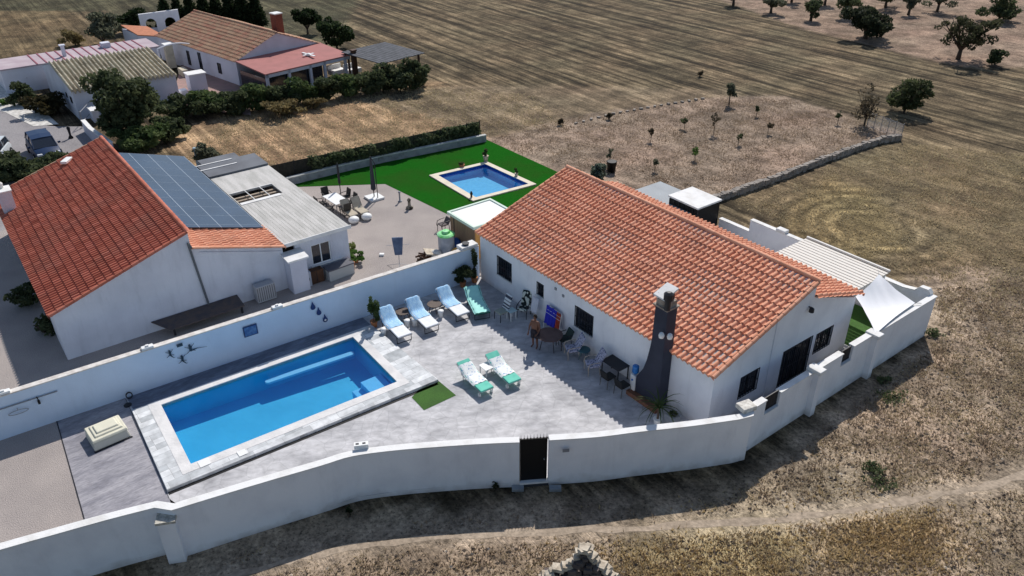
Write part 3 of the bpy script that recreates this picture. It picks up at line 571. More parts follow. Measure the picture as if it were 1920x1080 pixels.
# chimney stack of the outdoor barbecue, against the facade
ch=MB(); prof=[(-3.6,0),(-3.55,.8),(-3.35,1.15),(-3.12,1.55),(-2.97,2.1),(-2.86,2.8),(-2.82,3.2),(-2.80,4.85),(-2.16,4.85),(-2.14,0)]
n=len(prof); ch.v=[(x,-.58,z) for x,z in prof]+[(x,-.012,z) for x,z in prof]; ch.f=[tuple(range(n)),tuple(range(2*n-1,n-1,-1))]+[(i,n+i,n+(i+1)%n,(i+1)%n) for i in range(n)]
c_=ch.build('chimney_stack',chim,vl,bev=.02)
MB().box(-2.84,-2.08,-.7,.02,4.85,4.91).box(-2.76,-2.16,-.6,-.08,4.91,5.15).build('chimney_neck',mat('chimney_cement',(.42,.36,.3),.9,(.2,.16,.13),4),c_)
MB().slab([(-2.84,-.72,5.35),(-2.24,-.72,5.35),(-2.24,.02,5.6),(-2.84,.02,5.6)],.07).build('chimney_cap',white_cap,c_)
[MB().box(x,x+.07,y,y+.07,5.13,5.4).build('cap_leg',dark,c_) for x in (-2.74,-2.38) for y in (-.58,-.16)]
MB().lathe((-2.16,-.62,4.9),[(.12,0),(.12,.45),(.19,.47),(.19,.72),(.08,.8)],12).build('flue_pot',dark,c_)
MB().box(-3.7,-2.0,-.85,-.59,0,.2).build('hearth',mat('hearth_brick',(.26,.11,.07),.9,(.16,.08,.05),6),c_)
for (x,y,z) in ((-2.2,-.74,3.75),(-1.98,-.5,3.72)):
    f=MB().lathe((x,y,z),[(.02,-.14),(.10,-.10),(.12,0),(.09,.1),(.02,.15)],10).build('wall_lamp',plast,c_,smooth=True)
for q in Wn: MB().box(q[0]-.06,q[1]+.06,-.06,.0,q[2]-.06,q[2]-.002).build('sill',white_cap,vl)
MB().box(-9.5,-9.38,-.05,-.002,2.18,2.3).build('cable_box',grey,vl); MB().box(-8.95,-8.83,-.05,-.002,2.06,2.18).build('cable_box',grey,vl)
lp=MB(); lp.tube((.0,5.7,3.72),(.14,5.7,3.74),.03); lp.lathe((.16,5.7,3.52),[(.03,.24),(.10,.18),(.11,.02),(.06,0)],10); lp.build('gable_lamp',dark,vl)
MB().box(.002,.02,3.55,3.6,0,3.9).build('cable',greywall,vl)

# ================= VILLA REAR YARD =================
def site(name,label,cat,a=0,b=0,z=0,group=None,rz=0): return thing(name,label,cat,W(a,b,z),YAW+rz,group)
s=site('garden_shed','small shed with tan boards and a white flat roof behind the villa','shed',-21.2,2.0)
# footprint measured on the roof edge
zt=2.05; cr=[at(*p,zt)-s.location for p in [(838,397),(893,425),(990,392),(935,372)]]; Mi=Matrix.Rotation(-YAW,4,'Z'); cr=[Mi@q for q in cr]
x0,x1=cr[0].x+.1,cr[1].x; y0,y1=cr[0].y+.1,cr[3].y; y0=min(cr[0].y,cr[1].y)+.05; y1=y0+2.9; x1=x0+max(2.4,x1-x0)
mb=MB(); mb.box(x0+.05,x1-.05,y0+.05,y1-.05,0,zt-.1); mb.build('wall',tan,s)
MB().box(x0-.05,x1+.05,y0-.05,y1+.05,zt-.1,zt-.02).build('roof',plast,s)
ringframe('roof_trim',[(x0-.07,y0-.07),(x1+.07,y0-.07),(x1+.07,y1+.07),(x0-.07,y1+.07)],[(x0+.06,y0+.06),(x1-.06,y0+.06),(x1-.06,y1-.06),(x0+.06,y1-.06)],zt-.12,zt+.04,mat('mint_trim',(.62,.74,.64),.7),s)
MB().box(x0+.4,x0+.46,y0+.03,y0+.055,.1,zt-.2).build('door_post',dark,s); MB().box(x1-.06,x1-.02,y0+.1,y0+.5,0,zt-.15).build('corner_post',mat('amber_wood',(.5,.26,.08),.7),s)
s=site('brick_shelter','low pink brick box with a tiled lid behind the villa roof','outbuilding',-17.2,11.2)
MB().box(-1.3,.9,-.8,.8,0,1.35).build('wall',brick,s); MB().slab([(-1.45,-.95,1.36),(1.05,-.95,1.36),(1.05,.95,1.5),(-1.45,.95,1.5)],.1).build('roof',pinktile,s)
s=site('grey_annex','flat grey annex roof behind the villa ridge','outbuilding',-12.6,11.6)
MB().box(-3.0,1.0,-1.9,1.9,0,1.95).build('wall',greywall,s); MB().box(-3.1,1.1,-2.0,2.0,1.95,2.1).build('roof',membrane,s)
MB().box(1.1,4.0,-1.95,-.9,1.4,1.5).build('lower_roof',darkroof,s)
s=site('plant_enclosure','black box with a bright white lid beside the grey annex','outbuilding',-12.05,12.55,0)
MB().box(-1.05,1.05,-.95,.95,0,2.5).build('body',black,s); MB().slab([(-1.12,-1.02,2.62),(1.12,-1.02,2.58),(1.12,1.02,2.58),(-1.12,1.02,2.62)],.1).build('lid',white_cap,s)
rl=MB(); [rl.box(-1.04+i*.35,-1.0+i*.35,-.99,-.95,.2,2.45) for i in range(7)]; rl.build('rail',dark,s)
# ---- boundary walls
def wallrun(mb,pts,z0,z1,th,capmb=None,side=1,ct=.05,cw=.04,ztop=None):
    """extrude a wall along pts (front face line), thickness th to the left of travel"""
    P=[Vector((p.x,p.y,0)) for p in pts]; n=len(P); nr=[]
    for i in range(n):
        d=(P[min(i+1,n-1)]-P[max(i-1,0)]).normalized(); nr.append(Vector((-d.y,d.x,0))*side)
    zt=ztop or [z1]*n
    def strip(m,o0,o1,za,zb):
        V=[];F=[]
        for i in range(n): V+= [P[i]+nr[i]*o0+Vector((0,0,za(i))),P[i]+nr[i]*o0+Vector((0,0,zb(i))),P[i]+nr[i]*o1+Vector((0,0,zb(i))),P[i]+nr[i]*o1+Vector((0,0,za(i)))]
        for i in range(n-1):
            k=4*i
            for j in range(4): F.append((k+j,k+(j+1)%4,k+4+(j+1)%4,k+4+j))
        F+= [(0,1,2,3),(4*n-1,4*n-2,4*n-3,4*n-4)]; m.add(V,F)
    strip(mb,0,th,lambda i:z0,lambda i:zt[i])
    if capmb is not None: strip(capmb,-cw,th+cw,lambda i:zt[i],lambda i:zt[i]+ct)
fw=thing('front_garden_wall','long curving white rendered wall along the front of the pool garden','wall',at(609,939,-.2))
def sh(pts,o): return [p-o.location for p in pts]
body=MB();cap=MB()
def dens(pts,k=4):
    out=[]; n=len(pts)
    for i in range(n-1):
        p0=pts[max(i-1,0)];p1=pts[i];p2_=pts[i+1];p3=pts[min(i+2,n-1)]
        for j in range(k): t=j/k; out.append(.5*((2*p1)+(p2_-p0)*t+(2*p0-5*p1+4*p2_-p3)*t*t+(3*p1-p0-3*p2_+p3)*t**3))
    return out+[pts[-1]]
oz=fw.location.z
wallrun(body,sh(dens(front_c,2)+dens(front_d),fw),-.35-oz,1.95-oz,.22,cap); wallrun(body,sh(dens(front_e[:-1]),fw),-.35-oz,1.95-oz,.22,cap)
body.build('wall',white,fw); cap.build('wall_cap',white_cap,fw)
# buttress
q=at(309,962,1.9)-fw.location; d=(at(322,955,2)-at(200,973,2)).normalized(); ang=math.atan2(d.y,d.x); Rm=Matrix.Rotation(ang,4,'Z')
cb=q+Vector((0,0,-q.z)); MB().obox((cb.x,cb.y,(1.62-.35)/2-oz-.0),(.55,.42,1.97),Rm).build('buttress',white,fw); MB().obox((cb.x,cb.y,1.68-oz),(.62,.5,.1),Rm).build('buttress_cap',mat('rough_cap',(.62,.58,.5),.9,(.35,.33,.28),9),fw)
c=at(677,842,2.0)-fw.location; MB().obox((c.x,c.y+.1,2.09-oz),(.5,.2,.16),Matrix.Rotation(R(10),4,'Z')).build('socket_box',plast,fw)
for dx in (-.13,.1): MB().obox((c.x+dx,c.y+.1+dx*.18,2.176-oz),(.11,.07,.012),Matrix.Rotation(R(10),4,'Z')).build('socket',dark,fw)
c=at(1061,846,1.5)-fw.location; MB().obox((c.x,c.y-.02,1.55-oz),(.24,.03,.13),Matrix.Rotation(R(7),4,'Z')).build('letter_slot',grey,fw)
# gate
g0=at(975,828,2);g1=at(1029,824,2); gl=(g1-g0).length; ga=math.atan2(g1.y-g0.y,g1.x-g0.x)
gt=thing('garden_gate','closed black metal gate with a row of spikes in the front wall','gate',(g0.x,g0.y,0),ga)
mb=MB(); mb.box(.03,gl-.03,.10,.13,.0,1.96); mb.build('gate_panel',black,gt)
mb=MB(); [mb.box(x,x+.02,.05,.17,0,2.0) for x in (0,gl-.06)]; mb.box(0,gl,.09,.14,1.96,2.0)
for i in range(9): x=.05+i*(gl-.1)/8; mb.tube((x,.115,2.0),(x,.115,2.2),.012,.003,5); mb.box(x-.03,x+.03,.11,.12,2.02,2.035)
mb.build('spikes',black,gt)
MB().box(gl-.16,gl-.12,.04,.10,1.0,1.04).build('handle',silver,gt)
MB().box(-.02,gl+.02,-.05,.22,-.06,.02).build('door_sill',white_cap,gt); MB().box(-.02,gl+.02,-.03,.2,-.35,-.062).build('threshold',mat('dark_step',(.05,.05,.055),.9),gt)
for i,(px,lab) in enumerate(((971,'low grey concrete block left of the gate'),(1041,'low grey concrete block right of the gate'))):
    p_=at(px,918,GZ); o=MB().box(-.22,.22,-.12,.12,0,.13).build('step_block',stoneshade,bev=.01); o.location=p_; tag(o,lab,'block','blocks beside the gate')
# right side wall
rw=site('side_garden_wall','white rendered wall with white capped pilasters and two black railings on the right of the villa','wall',1.6,.6,-.2)
def bW(px,py,z=2.0): return onA(px,py,1.66)[0]-.6
ba=[.0-.15]+[bW(*q) for q in ((1441,748),(1467,733),(1532,697),(1583,668),(1603,652),(1641,630))]+[13.25]
mb=MB();cap=MB(); z0=-.15;T=2.15
def seg(b0,b1,zt,zc=None):
    mb.box(-.2,.0,b0,b1,z0,zt); cap.box(-.24,.04,b0+.001,b1-.001,zt,zt+.05)
seg(ba[0],ba[1],T); seg(ba[1],ba[2],1.45); seg(ba[2],ba[3],T-.05); seg(ba[3],ba[4],T-.02); seg(ba[4],ba[5],1.5); seg(ba[5],ba[6],T+.04); seg(ba[6],ba[7],T+.02)
mb.build('wall',white,rw); cap.build('wall_cap',white_cap,rw)
for b in (ba[3],ba[6]):
    m_=MB().box(.0,.26,b-.16,b+.16,z0,T-.05).build('pilaster',white,rw); MB().box(-.3,.34,b-.22,b+.22,T-.02,T+.16).build('pilaster_cap',white_cap,m_,bev=.03)
for b0,b1,z in ((ba[1],ba[2],1.5),(ba[4],ba[5],1.55)):
    r_=MB(); [r_.box(-.11,-.09,b0+k*(b1-b0)/6,b0+k*(b1-b0)/6+.02,z,T+.05) for k in range(7)]; r_.box(-.12,-.08,b0,b1,T+.03,T+.06); r_.box(-.12,-.08,b0,b1,z+.05,z+.08); r_.box(-.105,-.095,b0,b1,z,T); r_.build('railing',dark,rw)
# corner piece with pale rubble
cp=thing('corner_pilaster','thick white corner post with rough stone top where front and side walls meet','wall',at(1398,775,2)*1); cp.location.z=-.2
e4=front_e[-2]-cp.location; e5=W(1.6,.45)-cp.location; m_=MB(); cc=MB(); wallrun(m_,[Vector((e4.x,e4.y,0)),Vector(((e4.x+e5.x)/2+.22,(e4.y+e5.y)/2-.12,0)),Vector((e5.x,e5.y,0))],-.15,2.15,.2,cc)
m_.build('wall',white,cp); cc.build('wall_cap',white_cap,cp); MB().obox((.08,.28,2.3),(.62,.5,.2),Matrix.Rotation(R(25),4,'Z')).build('top_block',mat('rough_white_block',(.76,.73,.66),.9,(.5,.47,.42),7),cp,bev=.03)
# rear wall
bw=site('rear_garden_wall','white rendered wall closing the back of the villa garden, raised in the middle','wall',1.4,13.85,-.2)
def aW(px,py): return onB(px,py,13.85)
mb=MB();cap=MB(); prf=[(0,2.25),(-.15,2.42),(-.55,2.4),(-.75,2.15),(-1.3,2.05),(-3.0,2.05),(-5.0,2.05),(-6.3,2.05)]
wallrun(mb,[Vector((x,0,0)) for x,_ in prf],-.15,0,.2,cap,side=1,ztop=[z for _,z in prf])
a1=aW(1408,424); a2=aW(1515,480)
mb.box(-10.3,-6.3,-.2,0,-.15,2.2); cap.box(-10.3,-6.32,-.24,.04,2.2,2.25); mb.box(-12.4,-10.3,-.2,0,-.15,1.5); cap.box(-12.4,-10.32,-.24,.04,1.5,1.55)
mb.build('wall',white,bw); cap.build('wall_cap',white_cap,bw); MB().box(-8.6,-8.0,-.3,.1,2.25,2.42).build('top_block',white_cap,bw,bev=.05)
# pergola
pg=site('slatted_pergola','white slatted pergola roof between the villa rear roof and the rear wall','pergola',-2.8,12,0)
mb=MB(); [mb.box(-2.4,2.2,-2.0+i*.26,-1.81+i*.26,2.42,2.46) for i in range(13)]; mb.build('slats',mat('cream_slat',(.76,.71,.64),.8),pg)
mb=MB(); [mb.box(x,x+.12,-2.0,1.4,2.3,2.42) for x in (-2.3,-.9,1.6)]; mb.box(-2.4,2.2,1.36,1.46,2.46,2.56); mb.build('beam',mat('white_beam',(.78,.75,.7),.8),pg)
for x in (-2.25,2.0): MB().box(x,x+.1,1.2,1.3,-.0,2.3).build('post',plast,pg)
# shade sail
ss=thing('shade_sail','white fabric shade sail stretched over the rear corner of the villa garden','shade sail',W(.2,11.5,2)); cs=[at(1604,556,2.35),at(1648,514,2.55),at(1716,568,2.12),at(1642,626,2.1)]
mb=MB(); n=18; V=[];
for i in range(n+1):
    for j in range(n+1):
        u=i/n;v=j/n; p_=cs[0]*(1-u)*(1-v)+cs[1]*u*(1-v)+cs[2]*u*v+cs[3]*(1-u)*v; cen=(cs[0]+cs[1]+cs[2]+cs[3])/4
        eg=max(4*u*(1-u)*min(v,1-v)*0,0); pull=(math.sin(PI*u)*(1-abs(2*v-1))**0*(.5 if v in(0,1) else .5*abs(2*v-1)**3)+math.sin(PI*v)*.5*abs(2*u-1)**3)*.12
        p_=p_+(cen-p_)*pull; p_.z+= -.32*math.sin(PI*u)*math.sin(PI*v)+.018*math.sin(u*31+v*9)*math.sin(PI*v)*(1-v)*2
        V.append(p_-ss.location)
mb.add(V,[(i*(n+1)+j,(i+1)*(n+1)+j,(i+1)*(n+1)+j+1,i*(n+1)+j+1) for i in range(n) for j in range(n)]); mb.build('fabric',sailm,ss,smooth=True,fix=False)
[MB().tube(c-ss.location,(c-ss.location)+(c-sum(cs,Vector())/4).normalized()*.3,.012).build('rope',grey,ss) for c in cs]
o=sheet('turf_strip',AB((-1.9,9.9),(-1.9,13.5),(1.3,13.5),(1.3,9.9)),.012,turf2)
# ================= LONG DIVIDING WALL =================
dw=thing('dividing_wall','long straight pale blue-white wall between the pool garden and the neighbouring yard','wall',W(-16.2,-11))
pw=[W(-17.1,-36),W(-16.65,-22),W(-16.2,-11),W(-15.72,-.02)]; mb=MB();cap=MB(); wallrun(mb,sh(pw,dw),-.2,1.93,.2,cap,side=1)
mb.build('wall',bluewall,dw); cap.build('wall_cap',mat('worn_cap',(.74,.70,.65),.9,(.50,.45,.40),3,7,.4,.7,.3,12),dw)
def onwall(b): return -16.65+(b+22)*(.93/22)   # wall face a for given b
def wallpt(px,py):
    a=-16.2
    for _ in range(3): b,z=onA(px,py,a); a=onwall(b)
    return b,z,a
wallyaw=math.atan2((pw[2]-pw[1]).y,(pw[2]-pw[1]).x)   # along the wall
def hang(name,label,cat,px,py,group=None,off=.03):
    b,z,a=wallpt(px,py); return thing(name,label,cat,W(a+off,b,z),wallyaw,group)   # local x along wall, local -y out of the wall
h=hang('tile_picture','dark blue square tile picture on the dividing wall above the pool','picture',469,619)
MB().box(-.32,.32,-.03,.0,-.27,.27).build('frame',mat('dk_blue_frame',(.03,.06,.16),.6),h,bev=.01); MB().box(-.27,.27,-.042,-.03,-.22,.22).build('picture_panel',mat('blue_glaze',(.04,.11,.30),.4,(.12,.24,.45),7,5),h)
for i,(px,py,lab) in enumerate(((586,574,'highest dark blue drop ornament on the dividing wall'),(597,584,'middle dark blue drop ornament on the dividing wall'),(609,597,'lowest drop ornament on the dividing wall, with a white spot'))):
    h=hang('wall_ornament',lab,'ornament',px,py,'three drop ornaments on the wall'); mb=MB(); pr=[(0,.26),(.02,.2),(.04,.12),(.10,.02),(.12,-.07),(.09,-.15),(0,-.18)]
    V=[(x,-.03,z) for x,z in pr]+[(-x,-.03,z) for x,z in pr[-2:0:-1]]; mb.prism([(x,z) for x,_,z in V],0,.03); o=mb.build('drop',mat('navy_glaze',(.02,.05,.17),.35),h); o.rotation_euler=(R(90),0,0)
    if i==2: q=MB().lathe((0,0,.03),[(.055,0),(.05,.015),(.0,.02)],10).build('spot',plast,h); q.rotation_euler=(R(90),0,0); q.location=(0,-.0,-.06)
for i,(px,py,sc,lab) in enumerate(((318,663,1,'small metal gecko ornament left on the wall'),(341,673,1.1,'metal gecko ornament hanging lowest on the wall'),(356,654,1.3,'largest metal gecko ornament with a long tail on the wall'),(336,646,.6,'small dark bracket above the gecko ornaments'))):
    h=hang('gecko_ornament' if i<3 else 'wall_bracket',lab,'ornament',px,py,'metal geckos on the wall' if i<3 else None); mb=MB()
    if i==3: mb.box(-.12,.12,-.08,0,-.05,.05)
    else:
        s_=sc*.2; pts=[(0,-.02,s_*.9),(s_*.1,-.02,s_*.3),(0,-.02,-s_*.3),(s_*.5*(1 if i!=2 else 2.2),-.02,-s_*(1.1 if i!=2 else .2)),(s_*.9*(1 if i!=2 else 3),-.02,-s_*(1.2 if i!=2 else .5))]
        mb.tube(pts[0],pts[1],.03*sc,.045*sc); mb.tube(pts[1],pts[2],.045*sc,.04*sc); mb.tube(pts[2],pts[3],.03*sc,.014); mb.tube(pts[3],pts[4],.014,.004)
        for (x,z) in ((.8,.9),(-.8,.7),(.8,-.5),(-.8,-.7)): mb.tube((0,-.02,s_*.2*(1 if z>0 else -1)),(x*s_,-.02,z*s_),.016,.01,5)
    mb.build('body' if i<3 else 'bracket',mat('patina_metal',(.03,.06,.09),.5),h)
b,z,a=wallpt(-30,776); b1,z1,a1=wallpt(107,732); o=MB(); h=thing('wall_rail','long thin metal rail fixed along the left end of the dividing wall','rail',W(a+.06,b,z),0); q=W(a1+.06,b1,z1)-h.location
MB().tube((0,0,0),q,.025).build('rail',grey,h); [MB().tube(q*t,q*t+Vector((AX*-.07)),.012).build('bracket',grey,h) for t in (.3,.6,.97)]
h=hang('hanging_tool','black brush hanging from the wall rail','tool',70,748,off=.09); MB().tube((0,0,.16),(.02,0,-.02),.02).box(-.03,.06,-.02,.02,-.2,-.02).build('brush',black,h)
h=hang('wire_ring','oval wire holder fixed on the dividing wall below the rail','holder',34,770,off=.1); mb=MB(); pts=[(.35*math.cos(t),.0,.09*math.sin(t)) for t in np.linspace(0,2*PI,17)]; mb.path(pts,.012); mb.tube((0,0,.1),(0,0,.2),.012); mb.build('ring',grey,h)
h=hang('hose_reel','coiled dark hose on the wall by the corner of the pool','hose',241,740,off=.12); mb=MB(); [mb.path([(.12*math.cos(t),-.02*k,.15*math.sin(t)+.05) for t in np.linspace(0,2*PI,13)],.02) for k in range(3)]; mb.box(-.05,.05,-.06,.02,-.3,-.1); mb.build('hose',dark,h)
for px,py,lab in ((280,653,'white lamp box on the dividing wall above the gecko ornaments'),(522,572,'white lamp box on the dividing wall above the tile picture'),(8,733,'white lamp box at the left end of the dividing wall')):
    b,z,a=wallpt(px,py+9); h=thing('wall_top_lamp',lab,'lamp',W(a-.1,b,1.98),wallyaw,'white boxes on the dividing wall'); MB().box(-.24,.24,-.12,.12,0,.1).build('lamp_body',plast,h,bev=.02); MB().box(-.06,.06,-.05,.05,.1,.16).build('lamp_lens',white_cap,h)
# ================= NEIGHBOUR HOUSE =================
nh=site('neighbour_house','large house with a weathered red tile roof and solar panels left of the pool','house',-21.0,-12.94)
# local x = towards camera, y = back-right ; gable at x=0, ridge at y=0
EL,RL,ER=2.42,4.55,2.42; yL,yR=-6.35,4.35; LEN=16.3
RR=3.72; mb=MB(); mb.box(-LEN,0,yL,yR,-.2,EL-.03)
for x0,x1 in ((-.25,0),(-LEN,-LEN+.25)): mb.sideprism([(yL,EL-.03),(0,RL),(0,RR),(yR,ER-.03)],x0,x1)
mb.box(-LEN+.25,-.25,-.2,0,EL,RL-.05)
mb.build('wall',greywall,nh)
MB().box(-.02,.03,.25,4.1,3.55-.0,3.6).build('gable_trim',white_cap,nh) if False else None
sl=(RL-EL)/6.35; vv=Vector((0,1,sl)).normalized(); ln=math.hypot(6.5,6.5*sl)
tiles('roof_tiles',tile_r,nh,(-LEN-.1,yL-.15,EL-.15*sl+.03),(1,0,0),tuple(vv),72,17,(LEN+.2)/72,ln/17,.085,.045)
ridge('ridge_tiles',tile_r,nh,(-LEN-.1,0.02,RL+.07),(.1,.02,RL+.07),.12)
ridge('verge_tiles',tile_r,nh,(.06,yL-.12,EL-.0),(.06,-.05,RL+.03),.10,.4); ridge('verge_tiles',tile_y,nh,(-LEN-.06,yL-.12,EL-.0),(-LEN-.06,-.05,RL+.03),.10,.4)
sr=(RR-ER)/4.35; v2=Vector((0,-1,sr)).normalized(); l2=math.hypot(4.5,4.5*sr)
tiles('roof_tiles',tile_o,nh,(-3.0,4.5,ER-.04),(1,0,0),tuple(v2),12,12,.258,l2/12,.085,.045)
MB().slab([(-LEN,0.01,RR-.0),(-.02,0.01,RR-.0),(-.02,4.4,ER-.0),(-LEN,4.4,ER-.0)],.06).build('roof_board',darkroof,nh)
ridge('verge_tiles',tile_o,nh,(.06,4.5,ER-.02),(.06,.05,RR+.02),.09,.4)
MB().slab([(-.02,.2,RL-.42),(.02,.2,RL-.42),(.02,4.3,ER-.14),(-.02,4.3,ER-.14)],.12).build('verge_board',mat('verge_board_pink',(.42,.33,.31),.9),nh) if False else None
# solar panels: 4 rows following the slope
def on_r(x,y,dz=.2): return Vector((x,y,RR-sr*y+dz))
rows=4; 
for i in range(rows):
    y0=.12+i*1.06; y1=y0+1.03; sa=MB().slab([on_r(-15.6,y0),on_r(-2.4,y0),on_r(-2.4,y1),on_r(-15.6,y1)],.04); o=sa.build('solar_panel_row',panelm,nh)
    f=MB(); 
    f.slab([on_r(-15.6,y1,.205),on_r(-2.4,y1,.205),on_r(-2.4,y1+.03,.205),on_r(-15.6,y1+.03,.205)],.04)
    for k in range(9): x=-14.0+k*1.4; f.slab([on_r(x,y0,.204),on_r(x+.014,y0,.204),on_r(x+.014,y1,.204),on_r(x,y1,.204)],.01)
    f.build('panel_frame',mat('panel_seam',(.30,.36,.43),.5),o)
MB().box(-1.3,-.0,0.1,.14,RL-.2,RL-.1).build('panel_rail',dark,nh) if False else None
cx,cz=-13.6,-5.95
mb=MB(); zb=EL+sl*(cz-yL); mb.box(cx-.3,cx+.55,cz-.35,cz+.3,zb-.3,zb+1.15); k=mb.build('chimney',greywall,nh); MB().box(cx-.35,cx+.6,cz-.4,cz+.35,zb+1.15,zb+1.22).lathe((cx-.1,cz-.1,zb+1.22),[(.16,0),(.18,.25),(.1,.34)],10).build('chimney_cap',white_cap,k)
xs,ys=-15.35,-2.3; zz=EL+sl*(ys-yL); MB().obox((xs,ys,zz+.22),(.85,.36,.16),Matrix.Rotation(R(-35),4,'Z')).build('roof_vent',plast,nh,bev=.03)
MB().tube((.06,-.1,RL-.5),(.06,.25,-.1),.055).tube((.1,-.1,RL-.5),(.1,-.02,RL-.75),.07).build('drainpipe',mat('pipe_grey',(.12,.13,.14),.6),nh)
MB().slab([(.0,.3,RR-.28),(.05,.3,RR-.28),(.05,4.3,ER-.2),(.0,4.3,ER-.2)],.06).build('gable_ledge',greywall,nh)
MB().slab([(-15.6,.1,RR+.05),(-15.5,.1,RR+.05),(-15.5,4.3,ER+.08),(-15.6,4.3,ER+.08)],.1).build('panel_edge',plast,nh)
MB().box(-3.6,-2.6,yL-.005,yL+.02,.0,2.0).build('door',dark,nh)
# white capped pillar at the end of the gable
a,bq=ab(at(549,490,2.2)); s=site('meter_pillar','white pillar with a bright flat top at the end of the neighbour house','pillar',-20.72,-8.35)
zt=1.95; MB().box(-.25,.55,-.28,.62,-.1,zt).build('body',oldwhite,s); MB().slab([(-.36,-.4,zt+.12),(.66,-.4,zt+.02),(.66,.74,zt+.02),(-.36,.74,zt+.12)],.09).build('top_slab',white_cap,s)
# annex
an=site('yard_annex','flat-roofed grey annex with an opening in its roof beside the solar panels','outbuilding',-21.1,-8.5)
fl_,fr_=[onA(*q,-21.1) for q in ((583,488),(622,452))]; b0w=onA(586,489,-21.1)[0]+8.5; b1w=onA(622,478,-21.1)[0]+8.5
mb=MB(); op=[(b0w,b1w,.75,1.95)]; wall_open(mb,'y',-.2,0,.6,3.62,-.1,2.38,op); mb.box(-12.6,-.2,3.42,3.62,-.1,2.38); mb.box(-12.6,-12.4,.1,3.42,-.1,2.38); mb.build('wall',greywall,an)
window(an,'y',0,1,b0w,b1w,.75,1.95,frame=plast,div=1,fw=.06)
MB().box(.002,.05,b0w-.1,b1w+.6,.68,.75).build('sill',plast,an)
hx0,hx1,hy0,hy1=-7.9,-6.3,.12,2.7
mb=MB(); mb.box(-13.2,hx0,.05,3.75,2.4,2.5); mb.box(hx1,.12,.05,3.75,2.4,2.5); mb.box(hx0,hx1,.05,hy0,2.4,2.5); mb.box(hx0,hx1,hy1,3.75,2.4,2.5)
[mb.box(hx1+.05,.1,y,y+.03,2.5,2.508) for y in np.arange(.2,3.7,.21)]; mb.build('roof',sheetroof,an)
MB().box(.12,.17,.03,3.8,2.36,2.56).build('roof_trim',white_cap,an)
mb=MB(); mb.box(hx0-.06,hx0,hy0-.0,hy1+.0,2.5,2.54); mb.box(hx1,hx1+.3,hy0-.0,hy1-.2,2.501,2.53); mb.build('opening_frame',white_cap,an)
mb=MB(); [mb.box(x,x+.16,hy0-.2,hy1+.2,2.2,2.34) for x in (-7.6,-7.15,-6.7)]; mb.build('beam',mat('pale_timber',(.42,.34,.26),.8,(.3,.24,.18),5),an)
mb=MB(); [mb.box(hx0,hx1,y,y+.035,2.5,2.54) for y in (1.0,1.9)]; mb.build('bar',plast,an)
MB().box(-12.4,-.2,.1,3.4,.0,.03).build('court_floor',mat('court_floor',(.09,.075,.06),.9),an)
MB().box(-13.3,-11.0,.0,3.75,2.52,2.62).box(-14.4,-13.3,.4,2.8,2.4,2.55).build('felt_roof',darkroof,an)
mb=MB(); [mb.box(x,x+.1,-.1,2.2,2.622,2.66) for x in (-13.2,-12.3)]; mb.build('roof_edging',white_cap,an)
# ================= FURNITURE MAKERS =================
def lounger_parts(t,fab,back=42,h=.33,L=1.95,wd=.62,legm=silver,name='mattress'):
    """local x: head at -L/2 .. foot at +L/2"""
    x0,x1=-L/2,L/2; xh=x0+.72; bt=R(back); zb=h+.72*math.sin(bt); xb=xh-.72*math.cos(bt)
    m=MB(); 
    for y in (-wd/2,wd/2): m.tube((xh-.25,y,h-.03),(x1,y,h-.03),.016); m.tube((xh,y,h-.02),(xb,y,zb-.02),.016)
    m.tube((x1,-wd/2,h-.03),(x1,wd/2,h-.03),.016); m.tube((xb,-wd/2,zb-.02),(xb,wd/2,zb-.02),.016); m.tube((xh-.25,-wd/2,h-.03),(xh-.25,wd/2,h-.03),.016)
    m.tube((xh-.2,-wd/2,h-.03),((xh+xb)/2,-wd/2,(h+zb)/2-.02),.012); m.tube((xh-.2,wd/2,h-.03),((xh+xb)/2,wd/2,(h+zb)/2-.02),.012)
    m.build('frame',legm,t)
    for x in (x1-.12,xh-.12):
        q=MB(); q.path([(x,-wd/2,h-.03),(x,-wd/2,.02),(x,wd/2,.02),(x,wd/2,h-.03)],.018); q.build('leg',legm,t)
    prof=[(x1+.01,h-.05),(x1,h+.05),(xh+.1,h+.06),(xh-.02,h+.09),(xb-.03,zb+.05),(xb-.01,zb-.01),(xh,h)]
    n=len(prof); mb=MB(); y0=wd/2-.02; mb.v=[(x,-y0,z) for x,z in prof]+[(x,y0,z) for x,z in prof]; mb.f=[(0,1,2,6),(2,3,6),(3,4,5,6),(n+6,n+2,n+1,n),(n+6,n+3,n+2),(n+6,n+5,n+4,n+3)]+[(i,n+i,n+(i+1)%n,(i+1)%n) for i in range(n)]
    mb.build(name,fab,t,bev=.015); return (x0,x1,xh,xb,zb,h,wd)
